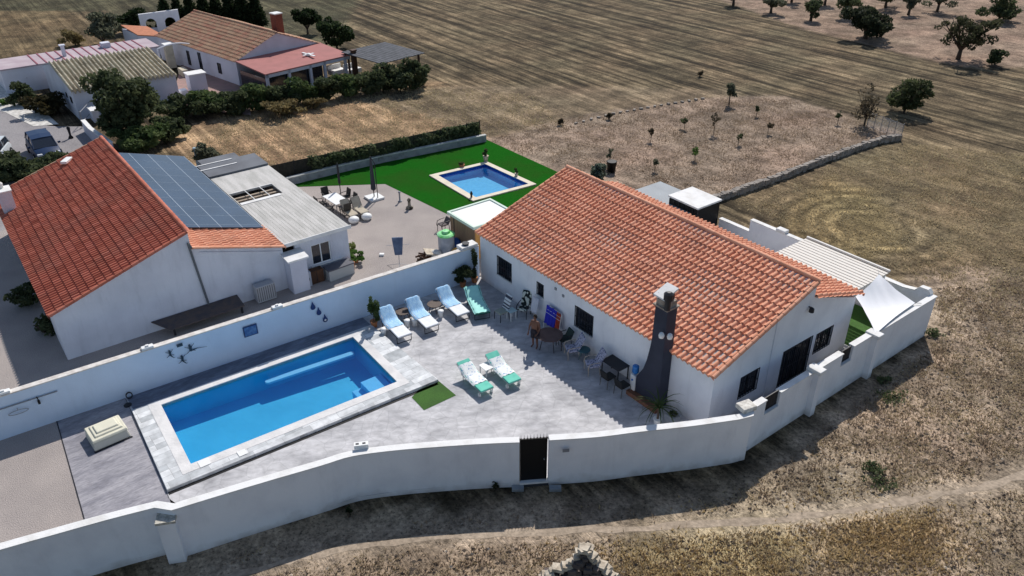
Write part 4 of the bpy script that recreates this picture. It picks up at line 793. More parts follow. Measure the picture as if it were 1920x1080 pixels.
def towel(name,label,m,loc,rz,g,s0,s1,dz=.07,extra=0,group=None,hang=.0):
    """towel lying along a lounger from fraction s0 (head) to s1 (foot)"""
    x0,x1,xh,xb,zb,h,wd=g; pts=[(xb-.04-hang,zb-.18 if hang else zb+.02),(xb-.03,zb+.05),(xh-.02,h+.09),(xh+.1,h+.062),(x1,h+.055),(x1+.03,h-.1)]
    P=[Vector((x,0,z)) for x,z in pts]; Ls=[0]
    for a,b in zip(P[:-1],P[1:]): Ls.append(Ls[-1]+(b-a).length)
    def f(s):
        s*=Ls[-1]
        for i in range(len(P)-1):
            if s<=Ls[i+1]+1e-9: return P[i].lerp(P[i+1],(s-Ls[i])/(Ls[i+1]-Ls[i]))
        return P[-1]
    mb=MB(); n=22; y=wd/2+.03+extra; V=[]
    for i in range(n+1):
        c=f(s0+(s1-s0)*i/n)
        for j in range(9):
            v=(j/8*2-1); e=abs(v)>.93; V.append((c.x+.012*math.sin(j*2.2+i),v*y*(1+.02*math.sin(i*1.7)),c.z+.018+.010*math.sin(i*.9+j*1.9)-(.07 if e else 0)))
    mb.add(V,[(i*9+j,i*9+j+1,(i+1)*9+j+1,(i+1)*9+j) for i in range(n) for j in range(8)]); t=thing(name,label,'towel',loc,rz,group); o=mb.build('cloth',m,t,smooth=True,fix=False); return t
def chair(label,loc,rz,seatm,backm,legm,w=.55,h=.42,bh=1.0,arms=True,group=None,name='garden_chair',rec=.18,wickers=False):
    """faces +x"""
    t=thing(name,label,'chair',loc,rz,group); hw=w/2
    MB().box(-.25,.27,-hw+.03,hw-.03,h,h+.08).build('seat',seatm,t,bev=.025)
    MB().sideprism([(-.24,h+.05),(-.17,h+.05),(-.17-rec,bh),(-.24-rec,bh)],-hw+.03,hw-.03); b=MB(); b.v=[(x,y,z) for y in (-hw+.03,hw-.03) for x,z in ((-.26,h+.06),(-.18,h+.06),(-.18-rec,bh),(-.25-rec,bh))]; b.f=[(0,1,2,3),(7,6,5,4),(0,4,5,1),(1,5,6,2),(2,6,7,3),(3,7,4,0)]; b.build('backrest',backm,t,bev=.02)
    for x,xx in ((.25,.27),(-.24,-.27)):
        for y in (-hw+.03,hw-.03): MB().tube((x,y,h),(xx,y*1.03,0),.02).build('leg',legm,t)
    if arms:
        for y in (-hw,hw): MB().path([(-.27,y,h+.28),(.0,y,h+.27),(.24,y,h+.22),(.30,y,h),(.27,y,h-.1)],.022).build('armrest',legm,t)
    return t
def lathething(name,label,cat,loc,prof,m,part='body',group=None,n=14,rz=0):
    t=thing(name,label,cat,loc,rz,group); MB().lathe((0,0,0),prof,n).build(part,m,t,smooth=True); return t
def roundtable(name,label,loc,r,h,m,group=None,legm=None,legs=4):
    t=thing(name,label,'table',loc,.4,group); MB().lathe((0,0,h-.03),[(r*.97,0),(r,.01),(r,.03),(r*.96,.035)],22).build('table_top',m,t)
    for i in range(legs): a=2*PI*i/legs; MB().tube((math.cos(a)*r*.55,math.sin(a)*r*.55,h-.03),(math.cos(a)*r*.8,math.sin(a)*r*.8,0),.02).build('leg',legm or m,t)
    return t
def recttable(name,label,loc,rz,lx,ly,h,m,legm,group=None,th=.03):
    t=thing(name,label,'table',loc,rz,group); MB().box(-lx/2,lx/2,-ly/2,ly/2,h-th,h).build('table_top',m,t,bev=.008)
    for x in (-lx/2+.05,lx/2-.05):
        for y in (-ly/2+.05,ly/2-.05): MB().box(x-.02,x+.02,y-.02,y+.02,0,h-th).build('leg',legm,t)
    return t
def G(px,py,z=0): return at(px,py,z)
# ================= POOL PATIO =================
# three loungers with blue towels along the wall, head to the wall
base=[((-13.93,-6.27),43,'sun lounger with a blue towel nearest to the large pool','blue towel over the lounger nearest to the pool'),
      ((-13.85,-4.80),46,'middle sun lounger of the three with blue towels','crumpled blue towel over the middle lounger'),
      ((-13.83,-3.02),44,'sun lounger with a blue towel next to the green lounger','blue towel over the lounger next to the green one')]
for (q,bk,lab,tl) in base:
    t=thing('sun_lounger','white '+lab,'sun lounger',W(*q,0),YAW+R(-4),'white sun loungers along the dividing wall'); g_=lounger_parts(t,cloth_w,bk,legm=dark,h=.40,L=2.3,wd=.74)
    towel('blue_towel',tl,cloth_b,W(*q,0),YAW+R(-4),g_,.0,.62,group='blue towels on loungers',hang=.06)
t=thing('sun_lounger','green cushioned sun lounger half in shade beside the striped chair','sun lounger',G(899,577),YAW+R(-8)); t.location=W(-13.2,-1.95,0); t.rotation_euler=(0,0,YAW-R(20))
g_=lounger_parts(t,mat('green_mattress',(.03,.16,.12),.9),30,h=.40,legm=dark,L=2.2,wd=.76); towel('mint_towel','mint green towel covering the green lounger','%s'%'' or cloth_m,t.location,YAW+R(-8),g_,.0,.97) if False else towel('mint_towel','mint green towel covering the green lounger',cloth_m,t.location,YAW-R(20),g_,.0,.93)
for i,(px,py,ang,lab,tl) in enumerate(((915,741,-3,'front left lounger of the pair in the sun, turquoise cushion showing at the foot','white floral towel on the front left turquoise lounger'),(968,725,-5,'front right lounger of the pair in the sun, turquoise cushion at both ends','white floral towel on the front right turquoise lounger'))):
    f=ab(at(px,py,0)); q=(f[0]-.98,f[1]+.0); rz=YAW+R(ang); t=thing('sun_lounger',lab,'sun lounger',W(*q,0),rz,'turquoise loungers in the middle of the patio'); g_=lounger_parts(t,cloth_t,26,h=.34,legm=silver,wd=.66,L=2.05)
    for x in (-.5,.85):
        for y in (-.3,.3): MB().tube((x,y-.03,.09),(x,y+.03,.09),.09,n=12).build('wheel',plast,t) if x>0 else None
    towel('floral_towel',tl,cloth_f,t.location,rz,g_,.16 if i else .1,.70,group='floral towels on the patio loungers')
recttable('side_table','small square white table between the two turquoise loungers',G(914,700),YAW,.55,.55,.42,plast,plast)
for px,py,lab in ((720,628,'small white stool left of the lounger nearest to the pool'),(764,612,'small white stool right of the lounger nearest to the pool'),(778,610,'small white stool left of the middle lounger'),(827,594,'small white stool right of the middle lounger')):
    lathething('white_stool',lab,'stool',G(px,py),[(.13,0),(.1,.15),(.15,.32),(.15,.36)],plast,'seat',group='small white stools by the loungers')
for px,py,lab in ((756,598,'brown side table between the first two blue loungers'),(815,584,'brown side table between the middle and right blue loungers')):
    roundtable('side_table',lab,G(px,py),.36,.45,mat('dark_wicker_top',(.07,.045,.04),.6,(.11,.08,.06),8),group='brown side tables between the loungers')
# potted plants along the wall
def potplant(label,loc,h,rx,m,potm=terra,pr=.18,ph=.3,n=500,size=.06,cat='plant',name='potted_plant',kind='bush',group=None):
    t=thing(name,label,cat,loc,random.uniform(0,6),group); MB().lathe((0,0,0),[(pr*.7,0),(pr,ph),(pr*1.08,ph),(pr*1.08,ph+.03),(pr*.9,ph+.03)],14).build('pot',potm,t,smooth=False)
    if kind=='palm':
        tr_=MB(); tr_.tube((0,0,ph),(0,0,ph+h*.35),.05,.04); tr_.build('stem',bark,t); lv=MB()
        for i in range(26):
            a=2*PI*i/26*2.6; el=random.uniform(.1,1.2); L_=h*.75*random.uniform(.8,1.1); p=Vector((0,0,ph+h*.35)); w_=.03
            for k in range(5):
                d=Vector((math.cos(a)*math.cos(el),math.sin(a)*math.cos(el),math.sin(el)))*L_/5; s=Vector((-math.sin(a),math.cos(a),0))*(.035*(1-k/5)+.004); s2_=Vector((-math.sin(a),math.cos(a),0))*(.035*(1-(k+1)/5)+.004); lv.add([p-s,p+s,p+d+s2_,p+d-s2_],[(0,1,2,3)]); p=p+d; el-=.42
        lv.build('fronds',m,t,fix=False)
    else:
        tr_=MB(); tr_.tube((0,0,ph-.05),(0,0,h*.6),.02,.012); tr_.build('stem',bark,t); leaves('foliage',m,t,clumps(rx,rx,ph+.02,h,7,.5),n,size)
    return t
potplant('tall green and yellow potted plant at the wall beside the first lounger',G(702,612),1.75,.3,L_mid,n=900,size=.06)
potplant('large dark potted shrub in the corner behind the green lounger',W(-15.5,-1.25),1.15,.6,L_dark,n=2000,size=.07)
potplant('slender potted tree in the corner of the dividing wall and the villa',W(-15.5,-.5),1.9,.2,L_dark,n=420,size=.07)
potplant('small potted palm in front of the charcoal chimney',G(1232,795),1.7,.5,L_mid,plast,.17,.26,kind='palm',name='potted_palm')
s=thing('planter','square grey planter box beside the potted palm','planter',G(1260,795),YAW); MB().box(-.23,.23,-.23,.23,0,.5).build('box',mat('zinc_planter',(.30,.33,.36),.6,(.24,.26,.29),5),s,bev=.01); leaves('foliage',L_dark,s,[(0,0,.52,.18,.18,.12)],200,.04)
lathething('candle_pot','small white pot on the patio floor beside the palm','pot',G(1241,803),[(.07,0),(.09,.12),(.08,.12)],plast,'pot')
# chairs by the facade
fy=YAW-PI/2   # facing away from the facade
chair('high backed chair with black and white stripes left of the white stool table',G(941,598),fy,mat('stripe_seat',(.30,.33,.28),.9),mat('striped_cushion',(.58,.62,.64),.95,(.05,.06,.09),3.2,0,.46,.52,stretch=(.01,.01,2.4)),dark,bh=1.22,rec=.28,name='striped_chair',arms=False)
recttable('plastic_table','small pale plastic table between the striped chair and the checked chair',G(959,598),YAW,.42,.42,.52,mat('pale_aqua',(.45,.6,.62),.6),plast)
chair('high backed chair with a black and white checked cushion near the narrow window',G(982,592),fy+.5,check,check,dark,bh=1.2,rec=.25,name='checked_chair')
roundtable('round_table','round brown table between the person and the wicker chairs',G(1030,652),.62,.74,mat('brown_table_top',(.09,.055,.05),.6,(.13,.085,.075),3),legm=dark)
# airer with towels behind the round table
s=thing('towel_airer','low clothes airer against the villa wall behind the round table','clothes airer',G(1038,621),YAW); mb=MB()
for x in (-.55,.55): mb.tube((x,-.2,0),(x,0,1.25),.014); mb.tube((x,.15,0),(x,0,1.25),.014)
for y,z in ((-.0,1.25),(-.1,.9),(-.05,1.05)): mb.tube((-.55,y,z),(.55,y,z),.01)
mb.build('frame',plast,s)
def drape(name,label,m,loc,rz,x0,x1,zt,h,y=0.,tilt=.1):
    t=thing(name,label,'towel',loc,rz); mb=MB(); n=12; V=[]
    for j in range(8):
        for i in range(n+1): u=i/n; V.append((x0+(x1-x0)*u,y-tilt*j/7-.03*math.sin(i*1.9)-.01*j,zt-h*j/7+.02*math.sin(i)))
    mb.add(V,[(j*(n+1)+i,j*(n+1)+i+1,(j+1)*(n+1)+i+1,(j+1)*(n+1)+i) for j in range(7) for i in range(n)]); k=mb.build('cloth',m,t,smooth=True,fix=False); q=k.modifiers.new('thick','SOLIDIFY'); q.thickness=.012; return t
drape('blue_beach_towel','bright royal blue towel hanging behind the round table',royal,s.location,YAW,-.52,.22,1.26,.95)
drape('red_towel','orange red towel hanging right of the blue towel',redc,s.location,YAW,.24,.52,1.2,1.0)
drape('white_sheet','white cloth hanging by the narrow window',mat('grey_white_cloth',(.6,.62,.68),.9),G(1004,600),YAW,-.2,.25,1.3,.8)
for px,py,lab in ((1072,668,'wicker armchair with dotted cushion nearest to the round table'),(1110,697,'wicker armchair with dotted cushion nearest to the dark table')):
    chair(lab,G(px,py),fy-.45,dotc,dotc,mat('pale_cane',(.42,.36,.30),.7),w=.66,h=.40,bh=1.08,rec=.3,name='wicker_armchair',group='wicker armchairs by the facade')
chair('dark green folding chair against the wall between the round table and the armchairs',G(1057,650),fy-.2,mat('green_sling',(.03,.05,.045),.8),mat('green_sling',(.03,.05,.045),.8),dark,name='folding_chair',bh=.85)
roundtable('side_table','small teal side table between the two wicker armchairs',G(1094,672),.3,.5,mat('teal_top',(.06,.14,.16),.6))
recttable('dark_table','dark rectangular table near the chimney with clutter on it',G(1152,705),YAW,1.1,.7,.72,mat('dark_table_top',(.03,.03,.035),.6),dark)
for px,py,lab,rz in ((1140,722,'black metal chair tucked at the left end of the dark table',fy+PI),(1166,738,'black metal chair tucked at the right end of the dark table',fy+PI)):
    chair(lab,G(px,py),rz,mat('black_slat',(.02,.02,.02),.7),mat('black_slat',(.02,.02,.02),.7),mat('dull_metal',(.12,.12,.11),.5),w=.5,bh=.86,name='metal_chair',group='black chairs at the dark table',arms=False,rec=.1)
s=thing('water_stand','tall white water dispenser stand at the foot of the chimney','water dispenser',G(1188,735),YAW); MB().box(-.14,.14,-.14,.14,0,.95).build('body',plast,s,bev=.02); MB().box(-.03,.03,-.19,-.14,.7,.76).build('tap',blueb,s)
s=lathething('water_bottle','blue water bottle upside down on the white stand','bottle',s.location+Vector((0,0,.95)),[(.04,0),(.07,.05),(.14,.12),(.145,.22),(.13,.25),(.145,.28),(.145,.42),(.1,.46)],blueb,'bottle_body')
# ---- turf rug, pool box
sheet('door_mat_turf',[tuple(at(*p,.012))[:2] for p in ((772,745),(806,708),(815,708),(855,741),(795,769))],.012,turf2,kind=None); o=bpy.data.objects['door_mat_turf']; o.name='turf_rug'; tag(o,'piece of green artificial turf on the patio at the corner of the stone surround','rug')
s=thing('pump_cover','stepped cream fibreglass pump cover on the grey deck','pump cover',W(-14.3,-19.15,0),YAW+R(4))
# long axis along B ; slopes down to the +A side
def fr(mb,x0,x1,y0,y1,z0,X0,X1,Y0,Y1,z1): mb.add([(x0,y0,z0),(x1,y0,z0),(x1,y1,z0),(x0,y1,z0),(X0,Y0,z1),(X1,Y0,z1),(X1,Y1,z1),(X0,Y1,z1)],[(0,3,2,1),(4,5,6,7),(0,1,5,4),(1,2,6,5),(2,3,7,6),(3,0,4,7)])
mb=MB(); fr(mb,-.62,.62,-.70,.70,0,-.58,.5,-.64,.64,.34); mb.build('body',mat('cream_shell',(.55,.54,.46),.6),s,bev=.06)
mb=MB(); fr(mb,-.61,.54,-.68,.68,.34,-.57,.48,-.64,.64,.42); fr(mb,-.50,.36,-.52,.56,.42,-.46,.32,-.48,.52,.48); fr(mb,-.38,.22,-.40,.46,.48,-.34,.18,-.36,.42,.54); mb.build('lid',cream,s,bev=.02)
MB().box(.60,.68,-.72,.72,.0,.03).build('base_lip',dark,s)
s=thing('floor_light','small round black fitting on the deck beside the wall','light',W(-15.9,-18.0,0)); MB().lathe((0,0,0),[(.16,0),(.16,.04),(.1,.06)],14).build('fitting',dark,s)
# ---- person
def person(loc,rz):
    t=thing('person','person in dark shorts with brown skin standing in the shade by the round table','person',loc,rz)
    J={'pel':(0,0,.93),'bel':(.0,0,1.08),'chest':(-.01,0,1.30),'neck':(0,0,1.47),'n2':(.01,0,1.54),'lsh':(0,.17,1.41),'rsh':(0,-.17,1.41),'lel':(.05,.27,1.13),'rel':(.02,-.27,1.13),'lwr':(.22,.24,.95),'rwr':(.14,-.26,.90),'lh':(.29,.22,.93),'rh':(.18,-.26,.83),'lhip':(0,.10,.88),'rhip':(0,-.10,.88),'lkn':(.03,.11,.49),'rkn':(.0,-.11,.49),'lan':(-.01,.12,.09),'ran':(-.05,-.12,.09),'lto':(.15,.14,.04),'rto':(.12,-.15,.04)}
    Rr={'pel':.155,'bel':.145,'chest':.165,'neck':.065,'n2':.055,'lsh':.068,'rsh':.068,'lel':.044,'rel':.044,'lwr':.028,'rwr':.028,'lh':.03,'rh':.03,'lhip':.10,'rhip':.10,'lkn':.062,'rkn':.062,'lan':.038,'ran':.038,'lto':.035,'rto':.035}
    E_=[('pel','bel'),('bel','chest'),('chest','neck'),('neck','n2'),('chest','lsh'),('chest','rsh'),('lsh','lel'),('lel','lwr'),('lwr','lh'),('rsh','rel'),('rel','rwr'),('rwr','rh'),('pel','lhip'),('pel','rhip'),('lhip','lkn'),('lkn','lan'),('lan','lto'),('rhip','rkn'),('rkn','ran'),('ran','rto')]
    names=list(J); V=[Vector(J[k]) for k in names]; rad=[Rr[k] for k in names]; ed=[(names.index(a),names.index(b)) for a,b in E_]
    for s_,hn in ((1,'lh'),(-1,'rh')):
        b=Vector(J[hn]); bi=names.index(hn); d=(b-Vector(J['lwr' if s_>0 else 'rwr'])).normalized()
        for k,(o,l) in enumerate(((-.028,.075),(-.009,.085),(.010,.08),(.028,.062))):
            p1=b+d*.035+Vector((0,o,0)); p2_=p1+d*l*.6+Vector((0,0,-.012)); p3=p2_+d*l*.35+Vector((0,0,-.02)); i=len(V); V+=[p1,p2_,p3]; rad+=[.0105,.009,.008]; ed+=[(bi,i),(i,i+1),(i+1,i+2)]
        i=len(V); V+=[b+Vector((.01,-.035*s_,.0)),b+d*.04+Vector((.0,-.055*s_,-.01))]; rad+=[.012,.010]; ed+=[(bi,i),(i,i+1)]
    me=bpy.data.meshes.new('body'); me.from_pydata([tuple(v) for v in V],ed,[]); o=bpy.data.objects.new('body',me); COL.objects.link(o); o.parent=t
    m=o.modifiers.new('skin','SKIN'); me.skin_vertices.new() if not me.skin_vertices else None
    for i,sv in enumerate(me.skin_vertices[0].data): sv.radius=(rad[i],rad[i]*(1.15 if i in (0,1,2) else 1)); sv.use_root=(i==0)
    q=o.modifiers.new('sub','SUBSURF'); q.levels=1; q.render_levels=2; me.materials.append(skin)
    hd=MB(); prof=[(.0,-.125),(.035,-.12),(.06,-.09),(.075,-.03),(.082,.03),(.075,.075),(.05,.108),(0,.12)]
    hd.lathe((.02,0,1.66),prof,16,cap=False); hd.lathe((.105,0,1.645),[(.0,-.022),(.014,-.018),(.008,.02),(0,.03)],8,cap=False); 
    for y in (-.08,.08): hd.lathe((.01,y,1.65),[(0,-.03),(.014,-.01),(.014,.02),(0,.032)],8,cap=False)
    hd.build('head',skin,t,smooth=True)
    fc=MB(); 
    for y in (-.03,.03): fc.lathe((.097,y,1.665),[(0,-.008),(.009,0),(0,.008)],8,cap=False)
    fc.box(.094,.102,-.022,.022,1.60,1.606); fc.build('face_features',dark,t)
    MB().lathe((.008,0,1.675),[(.087,-.02),(.09,.03),(.083,.08),(.055,.117),(0,.13)],16,cap=False).build('hair',mat('dark_hair',(.02,.014,.01),.9),t,smooth=True)
    sh_=MB()
    for y in (-.105,.105):
        for (a,b) in (((.0,y*.95,.96),(.015,y*1.05,.55)),): sh_.tube(a,b,.128,.105,14)
    sh_.lathe((0,0,.84),[(.13,0),(.175,.08),(.17,.2),(.16,.22)],16); sh_.build('shorts',mat('dark_shorts',(.025,.022,.03),.9),t,smooth=True)
    return t
person(G(1003,651),R(-120))
# ================= NEIGHBOUR YARD =================
# outdoor dining set
ts=at(632,392,0); recttable('dining_table','white rectangular garden table with chairs around it on the gravel',ts,YAW+.05,1.75,.95,.74,plast,silver)
cx=[(-.45,.85,fy+0),(.45,.85,fy),(-.45,-.85,fy+PI),(.45,-.85,fy+PI),(1.3,0,YAW+PI),(-1.3,0,YAW)]
cl=['far right side','near right side','far left side','near left side','near end','far end']
sl_=mat('dark_sling',(.05,.045,.04),.8)
for (dx,dy,rz),lb in zip(cx,cl):
    p_=ts+AX*dx+BX*dy; chair(f'dark garden chair on the {lb} of the white dining table',p_,rz,sl_,sl_,dark,bh=.98,rec=.12,name='dining_chair',group='dark chairs around the white dining table')
s=lathething('closed_parasol','small closed dark parasol pole standing behind the dining table','parasol',G(640,372),[(.03,0),(.03,1.0),(.09,1.1),(.06,2.3),(.02,2.45)],dark,'canopy'); 
s=thing('garden_parasol','tall closed dark grey parasol on a white slab base','parasol',G(702,372),YAW); MB().box(-.5,.5,-.5,.5,0,.14).build('base',plast,s,bev=.02)
MB().tube((0,0,.14),(0,0,2.9),.035).build('pole',dark,s); MB().lathe((0,0,.55),[(.05,0),(.17,.12),(.15,.6),(.11,1.5),(.06,2.2),(.02,2.3)],10).build('canopy',mat('parasol_cloth',(.055,.055,.065),.9),s); MB().tube((.3,.1,.14),(.3,.1,2.5),.03).tube((.3,.1,2.5),(0,0,2.85),.025).build('side_arm',dark,s)
for px,py,lab in ((664,413,'beige reclining sun lounger left of the other beige lounger on the gravel'),(684,408,'beige reclining sun lounger nearest to the tall parasol')):
    t=thing('reclining_lounger',lab,'sun lounger',G(px,py)-AX*.7,YAW,'beige loungers on the gravel'); lounger_parts(t,beig,58,h=.36,L=1.6,legm=dark,wd=.58)
for px,py,lab in ((664,417,'white folded cushion at the foot of the left beige lounger'),(688,411,'white folded cushion at the foot of the right beige lounger')):
    t=thing('folded_cushion',lab,'cushion',G(px,py),YAW,'white cushions by the beige loungers'); MB().lathe((0,0,0),[(.22,0),(.33,.12),(.32,.26),(.2,.36),(0,.38)],12).build('cushion',plast,t,smooth=True)
s=lathething('garden_bollard','thin grey post light on the gravel by the lawn edge','light',G(750,378),[(.14,0),(.14,.03),(.05,.05),(.05,.6),(.08,.62),(.08,.7)],grey,'post')
s=lathething('stone_figure','small dark and cream garden figure on the gravel','statue',G(768,391),[(.22,0),(.24,.1),(.1,.18),(.09,.5),(.13,.6),(.05,.72)],mat('figure_stone',(.3,.26,.2),.9,(.05,.04,.03),4,2,.45,.55),'figure')
s=thing('rotary_airer','folded rotary clothes line with a blue cloth on a tripod','clothes airer',G(750,505),R(5)); mb=MB(); mb.tube((0,0,.15),(0,0,2.0),.02)
for a in (.4,2.5,4.6): mb.tube((0,0,.35),(math.cos(a)*.9,math.sin(a)*.9,0),.014)
mb.tube((-.62,0,1.5),(.62,0,1.52),.012); mb.build('stand',silver,s)
o=MB(); o.v=[(-.30,-.04,1.95),(.30,-.04,1.95),(.2,-.12,.95),(-.2,-.12,.95),(-.30,.04,1.95),(.30,.04,1.95),(.2,.04,.95),(-.2,.04,.95)]; o.f=[(0,3,2,1),(4,5,6,7),(0,1,5,4),(1,2,6,5),(2,3,7,6),(3,0,4,7)]; o.build('folded_cloth',mat('slate_blue_cloth',(.075,.10,.17),.85,(.12,.16,.24),4),s)
s=thing('paving_slab','small white block on the gravel left of the clothes line','block',G(716,479),0); MB().box(-.13,.13,-.1,.1,0,.12).build('slab',plast,s,bev=.01)
# storage by the annex
s=thing('washing_machine','white washing machine beside the meter pillar','washing machine',G(572,535),YAW); MB().box(-.3,.3,-.3,.3,0,.85).build('cabinet',mat('appliance',(.42,.45,.5),.5),s,bev=.02); k=MB().lathe((0,0,0),[(.2,0),(.2,.02),(.15,.03)],16).build('drum_door',dark,s); k.rotation_euler=(0,R(90),0); k.location=(.3,0,.45)
s=thing('storage_cabinet','reddish wooden cabinet under the annex window','cabinet',W(-20.75,-7.15,0),YAW); MB().box(-.2,.22,-.4,.4,0,.75).build('cabinet_body',wood,s,bev=.01); MB().box(.22,.235,-.01,.01,.05,.7).build('door_gap',dark,s)
s=thing('storage_chest','grey plastic storage chest standing at the annex wall','chest',W(-20.55,-5.85,0),YAW+R(3)); MB().box(-.3,.3,-.75,.75,0,.62).build('chest_body',mat('chest_grey',(.42,.43,.42),.7),s,bev=.02); MB().slab([(-.33,-.78,.7),(.33,-.78,.68),(.33,.78,.68),(-.33,.78,.7)],.07).build('lid',mat('chest_lid',(.10,.10,.12),.6),s)
potplant('terracotta jar at the corner of the grey annex',G(660,508),.75,.16,L_mid,terra,.2,.5,n=120)
potplant('bushy bright green plant on the gravel by the annex corner',G(668,492),.6,.45,L_fresh,terra,.15,.15,n=700,size=.06)
potplant('yellow green shrub at the right side of the grey annex',G(660,478),.8,.3,leaf('foliage_lime',(.16,.2,.05),(.24,.26,.09)),terra,.12,.1,n=400,size=.06)
# air conditioner at the gable
s=thing('heat_pump','grey outdoor unit against the gable of the neighbour house','air conditioner',W(-20.6,-10.0,0),YAW); MB().box(-.25,.25,-.5,.5,.05,.95).build('housing',mat('unit_grey',(.42,.42,.43),.6),s,bev=.02); mb=MB(); [mb.box(.252,.27,-.45+i*.11,-.43+i*.11,.12,.9) for i in range(9)]; mb.build('grille',dark,s)
s=thing('log_shelter','low dark lean-to roof at the foot of the neighbour gable','lean-to',W(-20.3,-13.3,0),YAW); MB().slab([(-.66,-2.2,.6),(.3,-1.6,.42),(.3,2.0,.42),(-.66,2.0,.6)],.05).build('roof',mat('slate_boards',(.075,.065,.07),.8,(.12,.09,.075),3),s); MB().box(.18,.26,-1.5,-1.4,0,.38).build('post',dark,s); MB().box(.18,.26,1.8,1.9,0,.38).build('post',dark,s)
# bins and clutter by the shed
s=lathething('water_drum','tall grey drum with a green rim by the shed','barrel',G(838,478),[(.42,0),(.46,.2),(.46,1.25),(.48,1.3),(.46,1.3)],mat('drum_grey',(.42,.45,.5),.5,(.3,.33,.38),3),'drum',n=18); k=MB().lathe((0,0,1.28),[(.5,0),(.5,.06),(.4,.12),(.25,.14),(.2,.26),(0,.28)],18).build('lid',mat('lime_lid',(.10,.55,.10),.5,(.35,.75,.4),3,3),s)
s=lathething('blue_ball','dark blue bag leaning on the drum','bag',G(856,470),[(.2,0),(.34,.25),(.28,.6),(.1,.8)],mat('navy_bag',(.02,.07,.25),.6),'bag')
s=thing('folded_ring','amber coloured wooden ring standing by the shed','ring',G(857,484),R(20)); mb=MB(); [mb.tube((.3*math.cos(t),0,.34+.3*math.sin(t)),(.3*math.cos(t+.4),0,.34+.3*math.sin(t+.4)),.06) for t in np.arange(0,2*PI,.39)]; mb.build('ring_body',mat('amber_ring',(.42,.24,.06),.7),s)
s=thing('crate','purple crate of small things beside the amber ring','crate',G(874,478),YAW); MB().box(-.3,.3,-.22,.22,0,.3).build('crate_box',mat('violet_crate',(.12,.08,.2),.6),s,bev=.02)
s=thing('stone_sink','white stone block with a dark bowl on top of the wall beside the villa','basin',W(-16.0,-.55,1.9),YAW); MB().box(-.28,.28,-.5,.5,0,.2).build('basin_block',white_cap,s,bev=.02); MB().lathe((0,-.1,.2),[(.16,0),(.2,.1),(.1,.1)],12).build('bowl',dark,s)
s=thing('firewood_pile','heap of firewood under a pale sheet near the dividing wall','woodpile',G(802,490),.3); mb=MB(); r_=random.Random(3)
for i in range(26): x,y,z=r_.uniform(-.4,.4),r_.uniform(-.35,.35),.06+.1*(i//7); a=r_.uniform(0,3); mb.tube((x-.3*math.cos(a),y-.3*math.sin(a),z),(x+.3*math.cos(a),y+.3*math.sin(a),z+.05),.055,n=6)
mb.build('logs',wood,s); MB().slab([(-.1,-.3,.62),(.55,-.35,.5),(.6,.35,.5),(-.15,.4,.66)],.06).build('cover_sheet',stonepale,s)
s=thing('rubble_sack','white rubble sack standing between the woodpile and the drum','sack',G(818,488),0); MB().lathe((0,0,0),[(.28,0),(.34,.25),(.3,.5),(.18,.6)],9).build('sack',mat('white_sack',(.7,.68,.64),.9,(.5,.48,.45),4),s)
chair('small dark chair at the edge of the lawn beside the shed',G(832,433),fy,mat('mauve_seat',(.12,.1,.1),.8),mat('mauve_seat',(.12,.1,.1),.8),dark,bh=.8,name='folding_chair')
# low block wall and netting fence
lw=thing('block_wall','low grey block wall between the lawn and the field','wall',at(720,312,0)); wpts=[at(*p,0) for p in ((540,349),(640,324),(720,305),(800,289),(912,266))]; mb=MB();cap=MB(); wallrun(mb,sh(wpts,lw),-.2,.5,.22,cap,ct=.07,cw=.03); mb.build('wall',stoneshade,lw); cap.build('wall_cap',mat('cap_stone',(.62,.62,.6),.9,(.42,.42,.4),2,5),lw)
nf=thing('netting_fence','green netting fence with climbing greenery behind the low block wall','fence',at(700,290,0)); q0,q1=at(522,350,0)+Vector((0,.5,0)),at(900,262,0)+Vector((0,.2,0)); d=q1-q0; nn_=Vector((-d.y,d.x,0)).normalized()
fp=MB(); n=14
for i in range(n+1): p_=q0+d*i/n-nf.location; fp.tube(p_,p_+Vector((0,0,1.5)),.03,n=6)
fp.build('post',dark,nf); 
def netp(s0,s1,name,m,h=1.4,off=0.):
    a=q0+d*s0-nf.location+nn_*off;b=q0+d*s1-nf.location+nn_*off; return MB().add([a,b,b+nn_*.03,a+nn_*.03,a+Vector((0,0,h)),b+Vector((0,0,h)),b+nn_*.03+Vector((0,0,h)),a+nn_*.03+Vector((0,0,h))],[(0,1,5,4),(1,2,6,5),(2,3,7,6),(3,0,4,7),(4,5,6,7)]).build(name,m,nf)
netp(-.1,.14,'dark_screen',mat('dark_net',(.022,.022,.018),.95,(.04,.036,.028),5)); netp(.14,1,'green_screen',mat('green_net',(.035,.05,.028),.95,(.06,.055,.035),1.6,5))
bl=[]; 
for i in range(170): s_=random.uniform(.15,.99); p_=q0+d*s_-nf.location; bl.append((p_.x,p_.y-.12,random.uniform(.3,1.3),.5,.2,.28))
leaves('climbing_leaves',leaf('foliage_climber',(.085,.115,.05),(.15,.17,.09)),nf,bl,9500,.09)
# pots round the small pool
potplant('potted plant at the far corner of the small pool',G(911,303),.95,.2,L_mid,mat('cream_pot',(.5,.42,.32),.8),.2,.42,n=260,size=.06)
potplant('low flower bowl on the left edge of the small pool',G(866,314),.42,.2,L_mid,terra,.2,.2,n=200,size=.05)
potplant('small potted plant on the right edge of the small pool',G(968,332),.7,.12,L_mid,mat('cream_pot',(.5,.42,.32),.8),.12,.25,n=160,size=.05)
lathething('black_figure','small black figure on the near coping of the small pool','statue',G(884,372),[(.08,0),(.06,.2),(.1,.35),(.04,.5)],dark,'figure')
